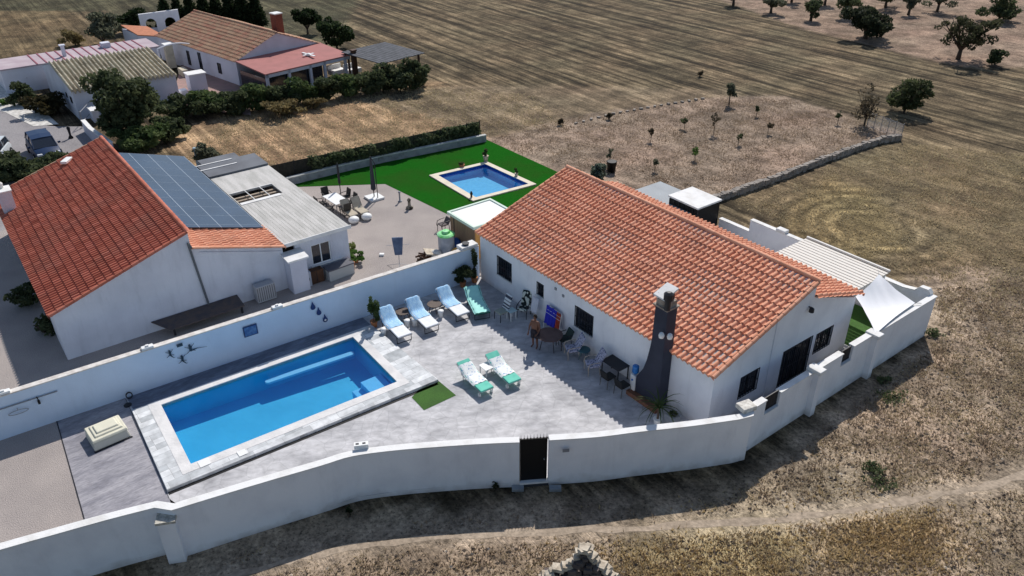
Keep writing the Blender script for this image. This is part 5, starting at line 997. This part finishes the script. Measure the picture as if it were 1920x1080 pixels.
# ================= BACKGROUND FARM =================
def gable_house(name,label,loc,yaw,L,Wd,ze,zr,roofm,wallm=oldwhite,tile=(.3,.45),cat='house',z0=-.2,asym=None,over=.15,amp=.06):
    """local x: ridge direction 0..-L, y: 0..Wd; ridge at y=asym or Wd/2"""
    t=thing(name,label,cat,loc,yaw); yr=asym or Wd/2; mb=MB(); mb.box(-L,0,0,Wd,z0,ze)
    for x0,x1 in ((-.2,0),(-L,-L+.2)): mb.sideprism([(0,ze),(yr,zr),(Wd,ze)],x0,x1)
    mb.build('wall',wallm,t); s=(zr-ze)/yr; v=Vector((0,1,s)).normalized(); ln=math.hypot(yr+over,(yr+over)*s); nu=int((L+.3)/tile[0]); nv=max(2,round(ln/tile[1]))
    tiles('roof_tiles',roofm,t,(-L-.15,-over,ze-over*s+.03),(1,0,0),tuple(v),nu,nv,(L+.3)/nu,ln/nv,amp,.04)
    s2=(zr-ze)/(Wd-yr); v=Vector((0,-1,s2)).normalized(); ln=math.hypot(Wd-yr+over,(Wd-yr+over)*s2); nv=max(2,round(ln/tile[1]))
    tiles('roof_tiles',roofm,t,(-L-.15,Wd+over,ze-over*s2+.03),(1,0,0),tuple(v),nu,nv,(L+.3)/nu,ln/nv,amp,.04)
    ridge('ridge_tiles',roofm,t,(-L-.15,yr,zr+.06),(.15,yr,zr+.06),.12); return t
# N2 villa with awning
p0=W(-59.5,3.3,0); p1=W(-68.2,1.75,0); yw=math.atan2((p0-p1).y,(p0-p1).x)
n2=gable_house('tiled_farmhouse','white farmhouse with a brown and red tiled gable roof and a pink awning',p0,yw,15.5,9.3,2.25,4.0,tile_y)
for x0,x1,z0,z1 in ((-3.6,-3.0,.5,1.5),(-7.2,-6.7,.0,1.9),(-9.5,-9.0,.3,1.7)): window(n2,'x',0,-1,x0,x1,z0,z1,div=0,recess=-.02)
mb=MB(); mb.box(-3.4,-2.5,6.3,7.1,3.2,5.1); k=mb.build('chimney',mat('red_brick_chimney',(.22,.07,.05),.9,(.16,.05,.035),8),n2); MB().box(-3.45,-2.45,6.25,7.15,5.1,5.2).build('chimney_cap',plast,k)
MB().slab([(0,-.1,2.3),(5.0,-.1,1.95),(5.0,9.4,1.95),(0,9.4,2.3)],.1).build('awning',mat('pink_awning',(.42,.17,.155),.85,(.36,.15,.135),1),n2)
mb=MB(); [mb.box(4.75,4.95,y,y+.25,-.2,1.85) for y in (0,2.3,4.6,6.2,8.6)]; mb.box(4.75,4.95,0,9.3,1.55,1.84); mb.build('veranda_post',oldwhite,n2); MB().box(4.5,4.6,.2,6.2,-.1,1.55).build('veranda_glass',glass,n2)
mb=MB(); mb.box(.5,4.7,-.02,.02,-.1,1.5); mb.build('side_glazing',glass,n2)
s=thing('awning_fan','white ceiling fan shaped ornament on the pink awning','ornament',n2.matrix_basis@Vector((2.9,6.0,2.12)),yw); mb=MB(); mb.lathe((0,0,0),[(.2,0),(.2,.2),(.05,.25)],10); mb.obox((0,0,.12),(2.0,.22,.05)); mb.obox((0,0,.12),(.25,1.2,.05)); mb.build('blades',plast,s)
# N1 striped roof
q0=W(-58.4,-10.9,0); q1=W(-58.6,-2.6,0); yw1=math.atan2((q1-q0).y,(q1-q0).x)
n1=gable_house('striped_roof_barn','low white building with a yellow and grey striped tile roof at the top left','%s'%'' or q0,yw1,1,1,1,1.5,tile_g) if False else None
n1=thing('striped_roof_barn','low white building with a yellow and grey striped tile roof behind the dark tree','house',q0,yw1)   # x along the eave, y to the back
mb=MB(); mb.box(0,8.4,0,11,-.2,2.2); 
for x0,x1 in ((0,.2),(8.2,8.4)): mb.sideprism([(0,2.2),(6.8,3.2),(11,1.7+.5)],x0,x1)
mb.build('wall',oldwhite,n1); v=Vector((0,1,1/6.8)).normalized(); tiles('roof_tiles',tile_g,n1,(-.1,-.15,2.22),(1,0,0),tuple(v),24,7,8.6/24,1.0,.2,.012)
MB().slab([(0,6.85,3.2),(8.4,6.85,3.2),(8.4,11.1,2.2),(0,11.1,2.2)],.1).build('rear_roof',sheetroof,n1)
for x in (2.6,):  window(n1,'x',0,-1,x,x+.8,.0,1.7,div=0,recess=-.02,name='door')
window(n1,'y',0,-1,1.0,1.5,1.0,1.5,div=0,recess=-.02); window(n1,'y',0,-1,2.6,3.0,1.1,1.5,div=0,recess=-.02)
# pinkish flat roof behind
s=thing('flat_roof_barn','long low building with a mauve flat roof behind the striped roof','house',W(-70.3,-14.5,0),yw1); MB().box(0,14,0,4.2,-.2,2.0).build('wall',oldwhite,s); mb=MB(); mb.box(-.1,14.1,-.1,4.3,2.0,2.12); mb.build('roof',mat('mauve_roof',(.42,.33,.36),.9,(.5,.42,.44),.8,5),s)
mb=MB(); [mb.box(3+i*.8,3.12+i*.8,-.1,4.3,2.12,2.17) for i in range(13)]; mb.build('roof_rib',mat('rib_red',(.30,.10,.13),.9),s); MB().box(5.6,5.9,1.4,1.7,2.1,3.1).box(5.5,6.0,1.3,1.8,3.1,3.2).build('chimney',oldwhite,s); MB().box(9.4,10.2,2.4,3.2,2.1,2.6).build('roof_box',oldwhite,s)
# small orange-roofed shed
b0=at(300,92,0); s=thing('orange_roof_shed','small white outbuilding with an orange mono-pitch roof beside the arched wall','outbuilding',at(266,97,0)); C1=Vector(); C0=at(236,84,0)-s.location; C2=at(316,100,0)-s.location; C3=C0+C2
MB().prism([(p.x,p.y) for p in (C1,C2,C3,C0)],-.2,1.75).build('wall',oldwhite,s); MB().slab([Vector((p.x,p.y,z)) for p,z in ((C1*1-(C3*.02),1.8),(C2*1.03,1.8),(C3*1.02,2.15),(C0*1.03,2.15))],.1).build('roof',mat('orange_roof_plain',(.62,.25,.14),.85,(.5,.2,.11),3,5),s)
# arched white wall
a0=at(268,66,0);a1=at(342,60,0); L_=(a1-a0).length; s=thing('arched_wall','white garden wall with two dark round-topped arches in front of the conifers','wall',a0,math.atan2((a1-a0).y,(a1-a0).x)); b=bmesh.new()
Hh=2.35; outer_=[(0,0),(L_,0),(L_,Hh+.25),(0,Hh)]
mb=MB(); arches=[(L_*.27,.62),(L_*.75,.62)]
# columns of strips: full height minus arch opening
xs=np.linspace(0,L_,61)
for xa,xb in zip(xs[:-1],xs[1:]):
    xm=(xa+xb)/2; top=Hh+.25*xm/L_; zo=0
    for c,r_ in arches:
        dx=abs(xm-c); 
        if dx<.58: zo=1.25+math.sqrt(max(0,1-(dx/.58)**2))*.55
    mb.box(xa,xb,-.15,.15,max(zo,-.2) if zo else -.2,top)
mb.build('wall',white,s); MB().box(-.1,L_+.1,-.2,.2,Hh+.26,Hh+.33).build('wall_cap',white_cap,s) if False else None
MB().box(0,L_,.155,.3,-.2,.7).build('parapet',oldwhite,s)
# courtyard bits
def boxthing(name,label,cat,px,py,sx,sy,h,m,part='body',rz=0,top=None,group=None,bev=.02):
    s=thing(name,label,cat,at(px,py,0),YAW+rz,group); MB().box(-sx/2,sx/2,-sy/2,sy/2,-.05,h).build(part,m,s,bev=bev)
    if top: MB().box(-sx/2-.08,sx/2+.08,-sy/2-.08,sy/2+.08,h,h+.1).build('top',top,s)
    return s
boxthing('garden_kiosk','small white kiosk with dark openings in the farm courtyard','outbuilding',372,170,1.2,1.5,1.6,oldwhite,top=white_cap)
boxthing('blue_cupboard','bright blue cupboard on the farm courtyard wall','cupboard',340,108,.8,.8,1.3,mat('sky_blue',(.10,.35,.7),.7))
boxthing('stone_column','pale stone column with ledges in the farm courtyard','column',323,125,.9,.7,2.2,mat('cream_stone',(.62,.55,.42),.9,(.5,.44,.33),2),top=white_cap)
boxthing('teal_planter','teal planter near the orange roofed shed','planter',320,92,.9,.6,.7,mat('teal_paint',(.04,.18,.22),.7))
boxthing('white_bench','white masonry bench in front of the farmhouse','bench',345,140,1.5,.6,.6,mat('cream_stone',(.62,.55,.42),.9))
boxthing('white_wall_block','stepped white masonry corner beside the arched wall','wall',352,62,2.4,1.2,.9,white,top=white_cap)
boxthing('garden_pedestal','white pedestal left of the kiosk','pedestal',345,178,.8,.6,.5,white)
o=sheet('courtyard_paving',P2((318,200),(340,120),(300,70),(420,60),(470,175),(470,215),z=0),-.04,mat('courtyard_paving_mat',(.36,.22,.2),.9,(.28,.2,.17),1.5,5))
s=thing('white_arch_rail','thin white curved rail between the barn and the farmhouse','rail',at(320,110,0)); e0=at(295,92,2.4)-s.location; e1=at(365,84,2.2)-s.location; mb=MB(); pts=[e0.lerp(e1,t)+Vector((0,0,.35*math.sin(PI*t))) for t in np.linspace(0,1,9)]; mb.path(pts,.07); mb.tube(e0,Vector((e0.x,e0.y,0)),.06); mb.tube(e1,Vector((e1.x,e1.y,0)),.06); mb.build('rail',white,s)
# pergola at the farm
pg=thing('farm_pergola','dark timber pergola with a grey slatted roof right of the farmhouse','pergola',at(722,140,0),yw); mb=MB()
for x in (-2.6,2.4):
    for y in (-2.3,2.3): mb.box(x,x+.15,y-.08,y+.08,-.2,2.1)
mb.build('post',mat('dark_timber',(.07,.04,.03),.8),pg); mb=MB(); [mb.slab([(-3,-2.7+i*.42,2.2),(3,-2.7+i*.42,2.1),(3,-2.38+i*.42,2.12),(-3,-2.38+i*.42,2.22)],.07) for i in range(13)]; mb.build('slats',mat('grey_slats',(.06,.065,.075),.8,(.10,.105,.12),2),pg)
for x in (-2.6,2.45): MB().box(x,x+.12,-2.7,2.7,1.95,2.1).build('beam',mat('dark_timber',(.07,.04,.03),.8),pg)
for i,(px,py,lab) in enumerate(((632,138,'white garden sofa under the right end of the pink awning'),(662,136,'white garden sofa left of the dark pergola'))):
    s=thing('garden_sofa',lab,'sofa',at(px,py,0),yw,'white sofas by the pergola'); MB().box(-.4,.4,-.8,.8,0,.42).build('seat',plast,s,bev=.04); MB().box(-.5,-.36,-.8,.8,.3,.85).build('backrest',plast,s,bev=.04)
s=thing('timber_post','dark red timber post beside the awning','post',at(667,142,0),yw); MB().box(-.2,.2,-.2,.2,-.1,2.4).box(-.26,.26,-.26,.26,2.4,2.5).build('post',wood,s)
# driveway wall + steps
s=thing('ramp_wall','short white ramp wall at the edge of the driveway','wall',at(165,250,0)); pts=[at(*p,0) for p in ((158,246),(172,262),(190,275),(210,290))]; mb=MB();cap=MB(); wallrun(mb,sh(pts,s),-.2,.85,.25,cap,ct=.08,cw=.04); mb.build('wall',oldwhite,s); cap.build('wall_cap',white_cap,s)
boxthing('gate_pier','white pier behind the ramp wall','wall',180,225,1.3,.5,.9,oldwhite,top=white_cap)
s=thing('wire_gate','thin grey wire gate at the corner of the striped roof barn','gate',at(157,238,0)); e=at(185,205,0)-s.location; mb=MB(); mb.tube((0,0,0),(0,0,1.3),.05); mb.tube((0,0,1.2),(e.x,e.y,1.2),.03); mb.tube((0,0,.4),(e.x,e.y,.4),.03); mb.tube((e.x,e.y,0),(e.x,e.y,1.3),.05); mb.build('gate_frame',grey,s)
s=lathething('dark_ornament','small dark garden ornament on the driveway','statue',at(133,258,0),[(.2,0),(.08,.2),(.1,.6),(.14,.8),(.03,.95)],dark,'figure')
s=thing('blue_post','pale blue grey post beside the bush behind the solar roof','post',at(372,306,0)); MB().box(-.12,.12,-.1,.1,-.2,1.1).box(-.16,.16,-.14,.14,1.1,1.18).build('post',mat('blue_grey_post',(.3,.38,.42),.7),s)
# ================= CARS =================
def car(label,loc,rz,paint,L=4.1,Wd=1.75,Hh=1.5,name='parked_car'):
    t=thing(name,label,'car',loc,rz)    # front at +x
    st=[(-L/2,.45,.62,.72),(-L/2+.12,.32,.9,.86),(-L/2+.5,.28,.98,.92),(-.2,.26,1.0,.95),(.75,.26,.98,.95),(1.25,.28,.88,.93),(L/2-.25,.32,.76,.86),(L/2,.45,.6,.68)]
    mb=MB(); hw=Wd/2
    for x,zl,zh,f in st: mb.v+=[(x,-hw*f,zl),(x,-hw*f*1.02,(zl+zh)/2),(x,-hw*f*.93,zh),(x,0,zh+.04),(x,hw*f*.93,zh),(x,hw*f*1.02,(zl+zh)/2),(x,hw*f,zl),(x,0,zl)]
    n=len(st); mb.f=[(i*8+j,i*8+(j+1)%8,(i+1)*8+(j+1)%8,(i+1)*8+j) for i in range(n-1) for j in range(8)]+[tuple(range(8)),tuple(range((n-1)*8+7,(n-1)*8-1,-1))]; mb.build('body',paint,t,bev=.03,smooth=True)
    cb=MB(); cs_=[(-L/2+.15,.92,.93,.80,.88),(-L/2+.45,.95,Hh-.08,.80,.68),(-.3,.96,Hh,.82,.72),(.45,.95,Hh-.05,.82,.70),(1.2,.9,.94,.82,.80)]
    cb.v=[]; 
    for x,z0,z1,f0,f1 in cs_: cb.v+=[(x,-hw*f0,z0),(x,-hw*f1,z1),(x,hw*f1,z1),(x,hw*f0,z0)]
    m=len(cs_); cb.f=[(i*4+j,i*4+j+1,(i+1)*4+j+1,(i+1)*4+j) for i in range(m-1) for j in range(3)]+[(0,1,2,3),(m*4-1,m*4-2,m*4-3,m*4-4)]; cb.build('cabin_glass',glass,t)
    rf=MB(); rf.v=[]
    for x,z,f in ((-L/2+.42,Hh-.05,.70),(-.3,Hh+.02,.74),(.5,Hh-.04,.72)): rf.v+=[(x,-hw*f,z),(x,0,z+.03),(x,hw*f,z)]
    rf.v+=[(v[0],v[1],v[2]-.05) for v in rf.v]; rf.f=[(0,1,4,3),(1,2,5,4),(3,4,7,6),(4,5,8,7),(0,3,12,9),(3,6,15,12),(2,11,14,5),(5,14,17,8),(0,9,10,1),(1,10,11,2),(6,7,16,15),(7,8,17,16)]; rf.build('roof',paint,t)
    pl=MB()
    for y in (-1,1):
        for a,b_ in (((-.35,y*hw*.83,.95),(-.35,y*hw*.74,Hh)),((1.2,y*hw*.81,.92),(.48,y*hw*.73,Hh-.03)),((-L/2+.2,y*hw*.82,.93),(-L/2+.45,y*hw*.72,Hh-.06))): pl.tube(a,b_,.035,n=6)
    pl.build('pillar',paint,t)
    for x in (-L/2+.75,L/2-.8):
        for y in (-1,1):
            w_=MB(); w_.tube((x,y*(hw-.2),.32),(x,y*hw*.99,.32),.32,n=18); w_=w_.build('wheel',rubber,t); MB().tube((x,y*hw*.985,.32),(x,y*hw*1.005,.32),.19,n=12).build('rim',silver,w_)
    for y in (-1,1):
        MB().obox((L/2-.16,y*hw*.62,.68),(.22,.34,.14)).build('headlight',lampm,t,bev=.03); MB().obox((.78,y*hw*1.06,1.0),(.12,.2,.14)).build('mirror',paint,t,bev=.03); MB().obox((-L/2+.1,y*hw*.68,.8),(.1,.22,.2)).build('tail_light',mat('tail_red',(.4,.02,.02),.3),t)
    MB().obox((L/2-.01,0,.62),(.03,.7,.12)).build('front_grille',dark,t); MB().obox((L/2+.0,0,.47),(.02,.5,.11)).build('number_plate',plast,t); return t
c0=at(66,286,0); c1=at(100,292,0); car('dark blue hatchback parked on the driveway above the red roof',at(86,290,-.05),R(-52),carblue,L=4.3,Wd=1.9)
car('silver car cut off by the left edge of the picture beside the hedge',at(-8,305,-.05),R(-75),carsil,L=4.0)
# ================= VEGETATION =================
def bush(label,px,py,w_px,h,m,n=1400,size=.14,name='bush',group=None,ry=.8,cat='bush',k=12,z=-.1):
    b=at(px,py,z); d=math.hypot(b.x,b.y-0); sc=FPX/math.sqrt(b.x**2+b.y**2+H*H); rx=w_px/2/sc; t=thing(name,label,cat,b,random.uniform(0,.5),group)
    leaves('foliage',m,t,clumps(rx,rx*ry,0,h,k,.42)+[(0,0,h*.4,rx*.6,rx*.5*ry,h*.38)],n,size)
    tr_=MB(); [tr_.tube((0,0,-.05),(random.uniform(-.5,.5)*rx,random.uniform(-.4,.4)*rx,h*.6),.06,.02,5) for _ in range(4)]; tr_.build('stem',bark,t); return t
# big dark tree in front of the striped barn
tree('garden_tree','large dark bushy tree standing in front of the striped roof barn','tree',at(252,262,-.1),5.6,2.6,7000,.15,L_dark,.2,clear=.1,k=34,rs=.36)
bush('leafy green shrub below the large dark tree',262,283,100,1.9,L_mid,2600,.15)
bush('dark shrub between the large tree and the hedge',312,262,70,1.7,L_dark,1500,.15)
hl=[(350,216,80,1.7,L_dark,'dark hedge bush nearest to the large dark tree'),(398,212,70,2.0,L_mid,'hedge bush with pale leaves below the farmhouse corner'),(440,212,66,2.1,L_dark,'dark hedge bush in front of the farmhouse gable'),(484,206,70,2.1,L_mid,'hedge bush in front of the glazed veranda'),(530,198,66,2.0,L_dark,'dark hedge bush behind the dry yellow bush'),(572,192,64,2.0,L_mid,'hedge bush under the middle of the pink awning'),(612,186,66,2.0,L_dark,'dark hedge bush under the right end of the awning'),(655,180,66,2.1,L_mid,'hedge bush below the white sofas'),(700,174,70,2.3,L_dark,'hedge bush in front of the dark pergola'),(745,168,66,2.4,L_dark,'dark hedge bush at the right pergola post'),(782,164,56,2.6,L_dark,'last dark bush at the right end of the hedge')]
for px,py,wp,h,m,lb in hl: bush(lb,px,py,wp*1.1,h*1.05,m,1900,.15,'hedge_bush','bushes of the hedge in front of the farmhouse')
bush('dry yellow bush in front of the hedge',535,212,80,1.3,L_dry,1500,.12,'dry_bush'); bush('small dry yellow bush right of the larger dry bush',588,203,40,1.1,L_dry,600,.11,'dry_bush')
bush('low olive bush behind the solar roof',393,306,54,1.4,L_olive,1200,.12)
bush('dark hedge at the left end behind the red roof',28,338,90,2.0,L_dark,2200,.15); bush('dark hedge between the blue car and the red roof',88,338,100,1.8,L_dark,2400,.15)
bush('dark shrub on the white gravel bed',52,196,52,1.8,L_dark,1600,.13); bush('dark shrub with reddish leaves in front of the barn wall',88,212,70,1.8,leaf('foliage_brown',(.03,.032,.016),(.07,.055,.025)),1900,.13); bush('small yellow green plant on the white gravel bed',14,196,24,.6,L_fresh,300,.09)
bush('dark shrub at the corner of the flat roofed barn',52,165,36,1.4,L_dark,700,.12)
bush('dark plants at the foot of the big house eave',52,575,60,1.3,L_dark,900,.09); bush('dark potted plants beside the neighbour house corner',88,625,50,1.0,L_dark,700,.08)
tree('silvery_shrub_tree','grey green shrub tree left of the arched wall','tree',at(196,84,-.1),3.4,2.4,2600,.16,L_olive,.14,clear=.1); bush('yellow green bush at the left of the silvery shrub',142,84,44,2.0,L_dry,700,.14); bush('dark bush left of the arched wall',245,60,80,2.6,L_con,1800,.18)
for i,px in enumerate((316,340,364,388,412,436,460,484)):
    tree('conifer','dark conifer of the row behind the arched wall, number %s from the left'%('one','two','three','four','five','six','seven','last')[i] if False else ('leftmost dark conifer, rising right behind the arched wall','dark conifer behind the right end of the arched wall','dark conifer just right of the arched wall','dark conifer behind the left end of the farmhouse roof','dark conifer behind the middle of the farmhouse left slope','dark conifer behind the farmhouse ridge end','second dark conifer from the right end of the row behind the farmhouse','rightmost dark conifer of the row behind the farmhouse')[i],'conifer',at(px,58-(px-316)*.03,-.1),random.uniform(4.2,5.8),1.5,1900,.17,L_con,.12,'cone',group='row of dark conifers behind the farmhouse',limbs=0)
tree('leafy_tree','dark leafy tree behind the farmhouse ridge','tree',at(577,62,-.1),2.9,1.8,2200,.16,L_con,.14,clear=.15); tree('leafy_tree','dark green tree behind the brick chimney','tree',at(632,92,-.1),3.9,2.1,3000,.16,leaf('foliage_green_dark',(.022,.04,.016),(.045,.065,.025)),.15,clear=.12)
# field trees
def T(px,py,top,wpx,label,m=L_olive,n=1400,size=.17,name='olive_tree',clear=.32,trunk=.2,group=None,limbs=6,cat='olive tree',k=14,rs=.38):
    b=at(px,py,GZ); h=max(1,hpx((px,py),(px,top),GZ)); sc=FPX/math.sqrt(b.x**2+b.y**2+H*H); return tree(name,label,cat,b,h,wpx/2/sc,n,size,m,trunk,clear=clear,limbs=limbs,group=group,k=k,rs=rs)
og='olive trees of the grove at the top right'
for px,py,top,wp,lb in ((1375,10,-40,30,'leftmost olive tree of the grove, cut by the top edge'),(1445,25,-14,44,'olive tree with a flat grey crown, second in the front row'),(1520,39,-8,46,'olive tree third in the front row of the grove'),(1586,34,-22,52,'olive tree standing left behind the large broad olive'),(1703,28,-18,34,'slim olive tree right of the large broad olive'),(1757,22,-26,54,'olive tree right of the slim one, cut by the top edge'),(1546,10,-40,40,'olive tree in the rear row behind the front ones'),(1660,14,-34,60,'olive tree in the rear row behind the large broad olive'),(1484,4,-48,44,'rear olive tree between the second and third front trees')): T(px,py,top,wp,lb,group=og,m=L_olive if px%2 else L_dark,k=11,clear=.28,size=.13,n=1300,rs=.34)
T(1622,72,2,76,'large broad dark olive tree at the field edge',n=3200,m=leaf('foliage_olive_dark',(.03,.04,.022),(.06,.068,.04)),trunk=.3,clear=.16,k=18)
T(1796,111,14,106,'large open olive tree with spreading bare limbs',n=2600,size=.13,m=leaf('foliage_olive_brown',(.055,.06,.03),(.09,.09,.05)),trunk=.26,clear=.2,limbs=11,k=34,rs=.2)
T(1872,40,-8,66,'dark round tree at the far right of the grove',n=1800,m=L_dark,clear=.15)
T(1694,212,142,64,'green bushy tree beyond the end of the stone wall',n=2200,m=leaf('foliage_bushy',(.05,.065,.028),(.09,.105,.05)),name='bushy_tree',cat='tree',clear=.06,trunk=.14,rs=.5,size=.13)
T(1620,236,162,58,'half bare tree with twiggy limbs at the corner of the orchard',n=500,size=.10,m=L_bark,name='bare_tree',cat='tree',clear=.2,trunk=.09,limbs=10,k=16)
T(1367,196,155,24,'young tree standing alone at the back of the orchard',n=420,size=.12,m=L_olive,name='young_tree',cat='sapling',trunk=.06,clear=.4,limbs=3)
bush('small dark bush beside the large open olive tree',1865,121,34,1.5,L_dark,500,.14)
sg='saplings in the orchard plot'
for px,py,top,wp,m,lb in ((1338,250,205,18,L_bark,'tall brown twiggy sapling in the middle of the orchard'),(1283,242,226,18,L_dark,'small dark sapling left of the twiggy sapling'),(1303,300,272,22,L_fresh,'bright green sapling in the orchard'),(1228,320,298,16,L_olive,'olive sapling at the lower left of the orchard'),(1143,312,275,16,L_olive,'thin sapling next to the black bin'),(1570,232,210,12,L_dark,'thin dark sapling near the right corner of the orchard'),(1384,272,262,14,L_dark,'low dark sapling right of the bright green one'),(1440,250,238,16,L_bark,'small leaning twiggy sapling in the right half of the orchard'),(1220,265,240,12,L_bark,'thin brown sapling in the left half of the orchard'),(1418,218,206,10,L_dark,'small dark sapling at the back right of the orchard')):
    T(px,py,top,wp,lb,m=m,n=120,size=.075,name='sapling',cat='sapling',trunk=.025,clear=.45,limbs=3,group=sg,k=5)
for px,py,lb in ((1050,232,'low dry bush at the left end of the orchard edge'),(1142,222,'dark tuft on the low orchard border'),(1312,142,'small dark bush alone in the striped field')): bush(lb,px,py,14,.5,L_bark,160,.08,'dry_tuft')
# agave by the villa ridge
s=bush('rounded grey green yucca behind the villa ridge',1117,338,34,1.25,L_agave,900,.12,'yucca')
lathething('black_bin','small black bin behind the villa beside the yucca','bin',at(1146,322,GZ),[(.28,0),(.36,.75),(.38,.78),(.3,.78)],black,'bin_body')
for px,py,wp,h,m,lb in ((1648,905,50,.3,L_mid,'low green weed patch outside the right wall, lower one'),(1640,880,40,.25,L_mid,'low green weed patch above the other green patch'),(1672,745,60,.28,L_olive,'olive green weed patch in the shadow edge of the side wall'),(1750,630,34,.35,L_olive,'weed clump at the far corner of the side wall'),(1655,718,30,.3,L_olive,'weed clump at the foot of the side wall')): bush(lb,px,py,wp,h,leaf('foliage_weed',(.09,.12,.05),(.15,.17,.09)),260,.045,'weed_patch',cat='weeds',z=GZ)
bush('dark weeds at the bottom left outside the front wall',20,1078,110,.7,L_con,900,.08,'weed_patch',cat='weeds',z=GZ)
for i,(px,py) in enumerate(((112,1075),(180,1062),(215,1058),(655,968),(930,918))): bush(('dark weed stalk at the foot of the front wall near the left edge','dark weed stalk left of the buttress','second dark weed stalk left of the buttress','small weed at the foot of the curved front wall','thin weed just left of the gate')[i],px,py,14,.45,L_con,60,.05,'weed_stalk',cat='weeds',z=GZ)
# dry stone wall
dsw=thing('dry_stone_wall','long low dry stone wall running from the villa garden into the field','wall',at(1500,320,GZ)); pts=[at(*p,GZ) for p in ((1338,378),(1372,368),(1420,352),(1480,330),(1540,306),(1600,284),(1650,268),(1688,262))]; mb=MB(); r_=random.Random(5)
for (p_,q_) in zip(pts[:-1],pts[1:]):
    n=int((q_-p_).length/.24)
    for i in range(n):
        c=p_.lerp(q_,i/n)-dsw.location; c.z=0; dd=(q_-p_).normalized(); nn2=Vector((-dd.y,dd.x,0))
        for row in range(2):
            s_=r_.uniform(.14,.25); mb.obox(c+nn2*(r_.uniform(-.05,.05)+(.0))+Vector((0,0,.12+row*.2+r_.uniform(-.03,.04))),(s_*1.5,.36,s_*1.25),Matrix.Rotation(math.atan2(dd.y,dd.x)+r_.uniform(-.3,.3),4,'Z')@Matrix.Rotation(r_.uniform(-.2,.2),4,'X'))
mb.build('stones',stone,dsw,fix=False)
lb_=thing('orchard_border','low line of stones along the back of the orchard','wall',at(1200,205,GZ)); mb=MB(); pts=[at(*p,GZ) for p in ((1080,232),(1150,214),(1240,198),(1330,184))]
for (p_,q_) in zip(pts[:-1],pts[1:]):
    n=int((q_-p_).length/.7)
    for i in range(n): c=p_.lerp(q_,i/n)-lb_.location; mb.obox(c+Vector((0,0,.07)),(.3,.2,r_.uniform(.06,.14)),Matrix.Rotation(r_.uniform(0,3),4,'Z'))
mb.build('stones',stone,lb_,fix=False)
# pointed stone ruin at the bottom edge
ry=at(1096,1215,GZ).y
def onY(px,py):
    d=ray(px,py); t=ry/d.y; return d.x*t,H+d.z*t
pk=[onY(*q) for q in ((960,1120),(1015,1088),(1032,1071),(1056,1060),(1078,1050),(1088,1030),(1106,1029),(1113,1046),(1132,1062),(1146,1076),(1175,1110))]
rn=thing('ruined_gable','pointed heap of dry stones, the top of a ruined gable at the bottom edge','ruin',(onY(1096,1060)[0],ry,GZ)); r_=random.Random(9); mb=MB(); rs_=MB()
def prf_(x):
    for (xa,za),(xb,zb) in zip(pk[:-1],pk[1:]):
        if xa<=x<=xb: return za+(zb-za)*(x-xa)/(xb-xa)
    return GZ
x0_,x1_=pk[0][0],pk[-1][0]
for i in range(900):
    x=r_.uniform(x0_,x1_); zt_=prf_(x); z=GZ+r_.uniform(0,1)*(zt_-GZ-.12); s_=r_.uniform(.10,.19); mb.obox((x-rn.location.x,r_.uniform(-.16,.16),z-GZ),(s_*1.3,s_*1.3,s_*.8),Matrix.Rotation(r_.uniform(-.6,.6),4,'Z')@Matrix.Rotation(r_.uniform(-.3,.3),4,'Y'))
mb.build('wall_stones',mat('ruin_stone',(.15,.12,.11),.95,(.09,.075,.07),4),rn,fix=False)
n=56
for i in range(n):
    x=x0_+(x1_-x0_)*i/(n-1); s_=r_.uniform(.09,.17); rs_.obox((x-rn.location.x,r_.uniform(-.08,.12),prf_(x)-GZ+r_.uniform(-.06,0)),(s_*1.5,s_*1.6,s_*.8),Matrix.Rotation(r_.uniform(-.8,.8),4,'Z')@Matrix.Rotation(r_.uniform(-.4,.4),4,'Y'))
rs_.build('capping_stones',stonepale,rn,fix=False)
# wire fence at the end of the stone wall
wf=thing('wire_mesh_fence','pale wire mesh fence panel at the far end of the dry stone wall','fence',at(1688,262,GZ)); e=at(1625,238,GZ)-wf.location; mb=MB()
for k in range(6): mb.tube((e.x*k/5,e.y*k/5,0),(e.x*k/5,e.y*k/5,1.3),.03,n=5)
mb.build('post',grey,wf); mb=MB(); [mb.tube((0,0,z),(e.x,e.y,z),.008,n=4) for z in np.arange(.1,1.3,.1)]; [mb.tube((e.x*k/30,e.y*k/30,0),(e.x*k/30,e.y*k/30,1.25),.008,n=4) for k in range(31)]; mb.build('mesh',mat('pale_wire',(.5,.52,.55),.6),wf)
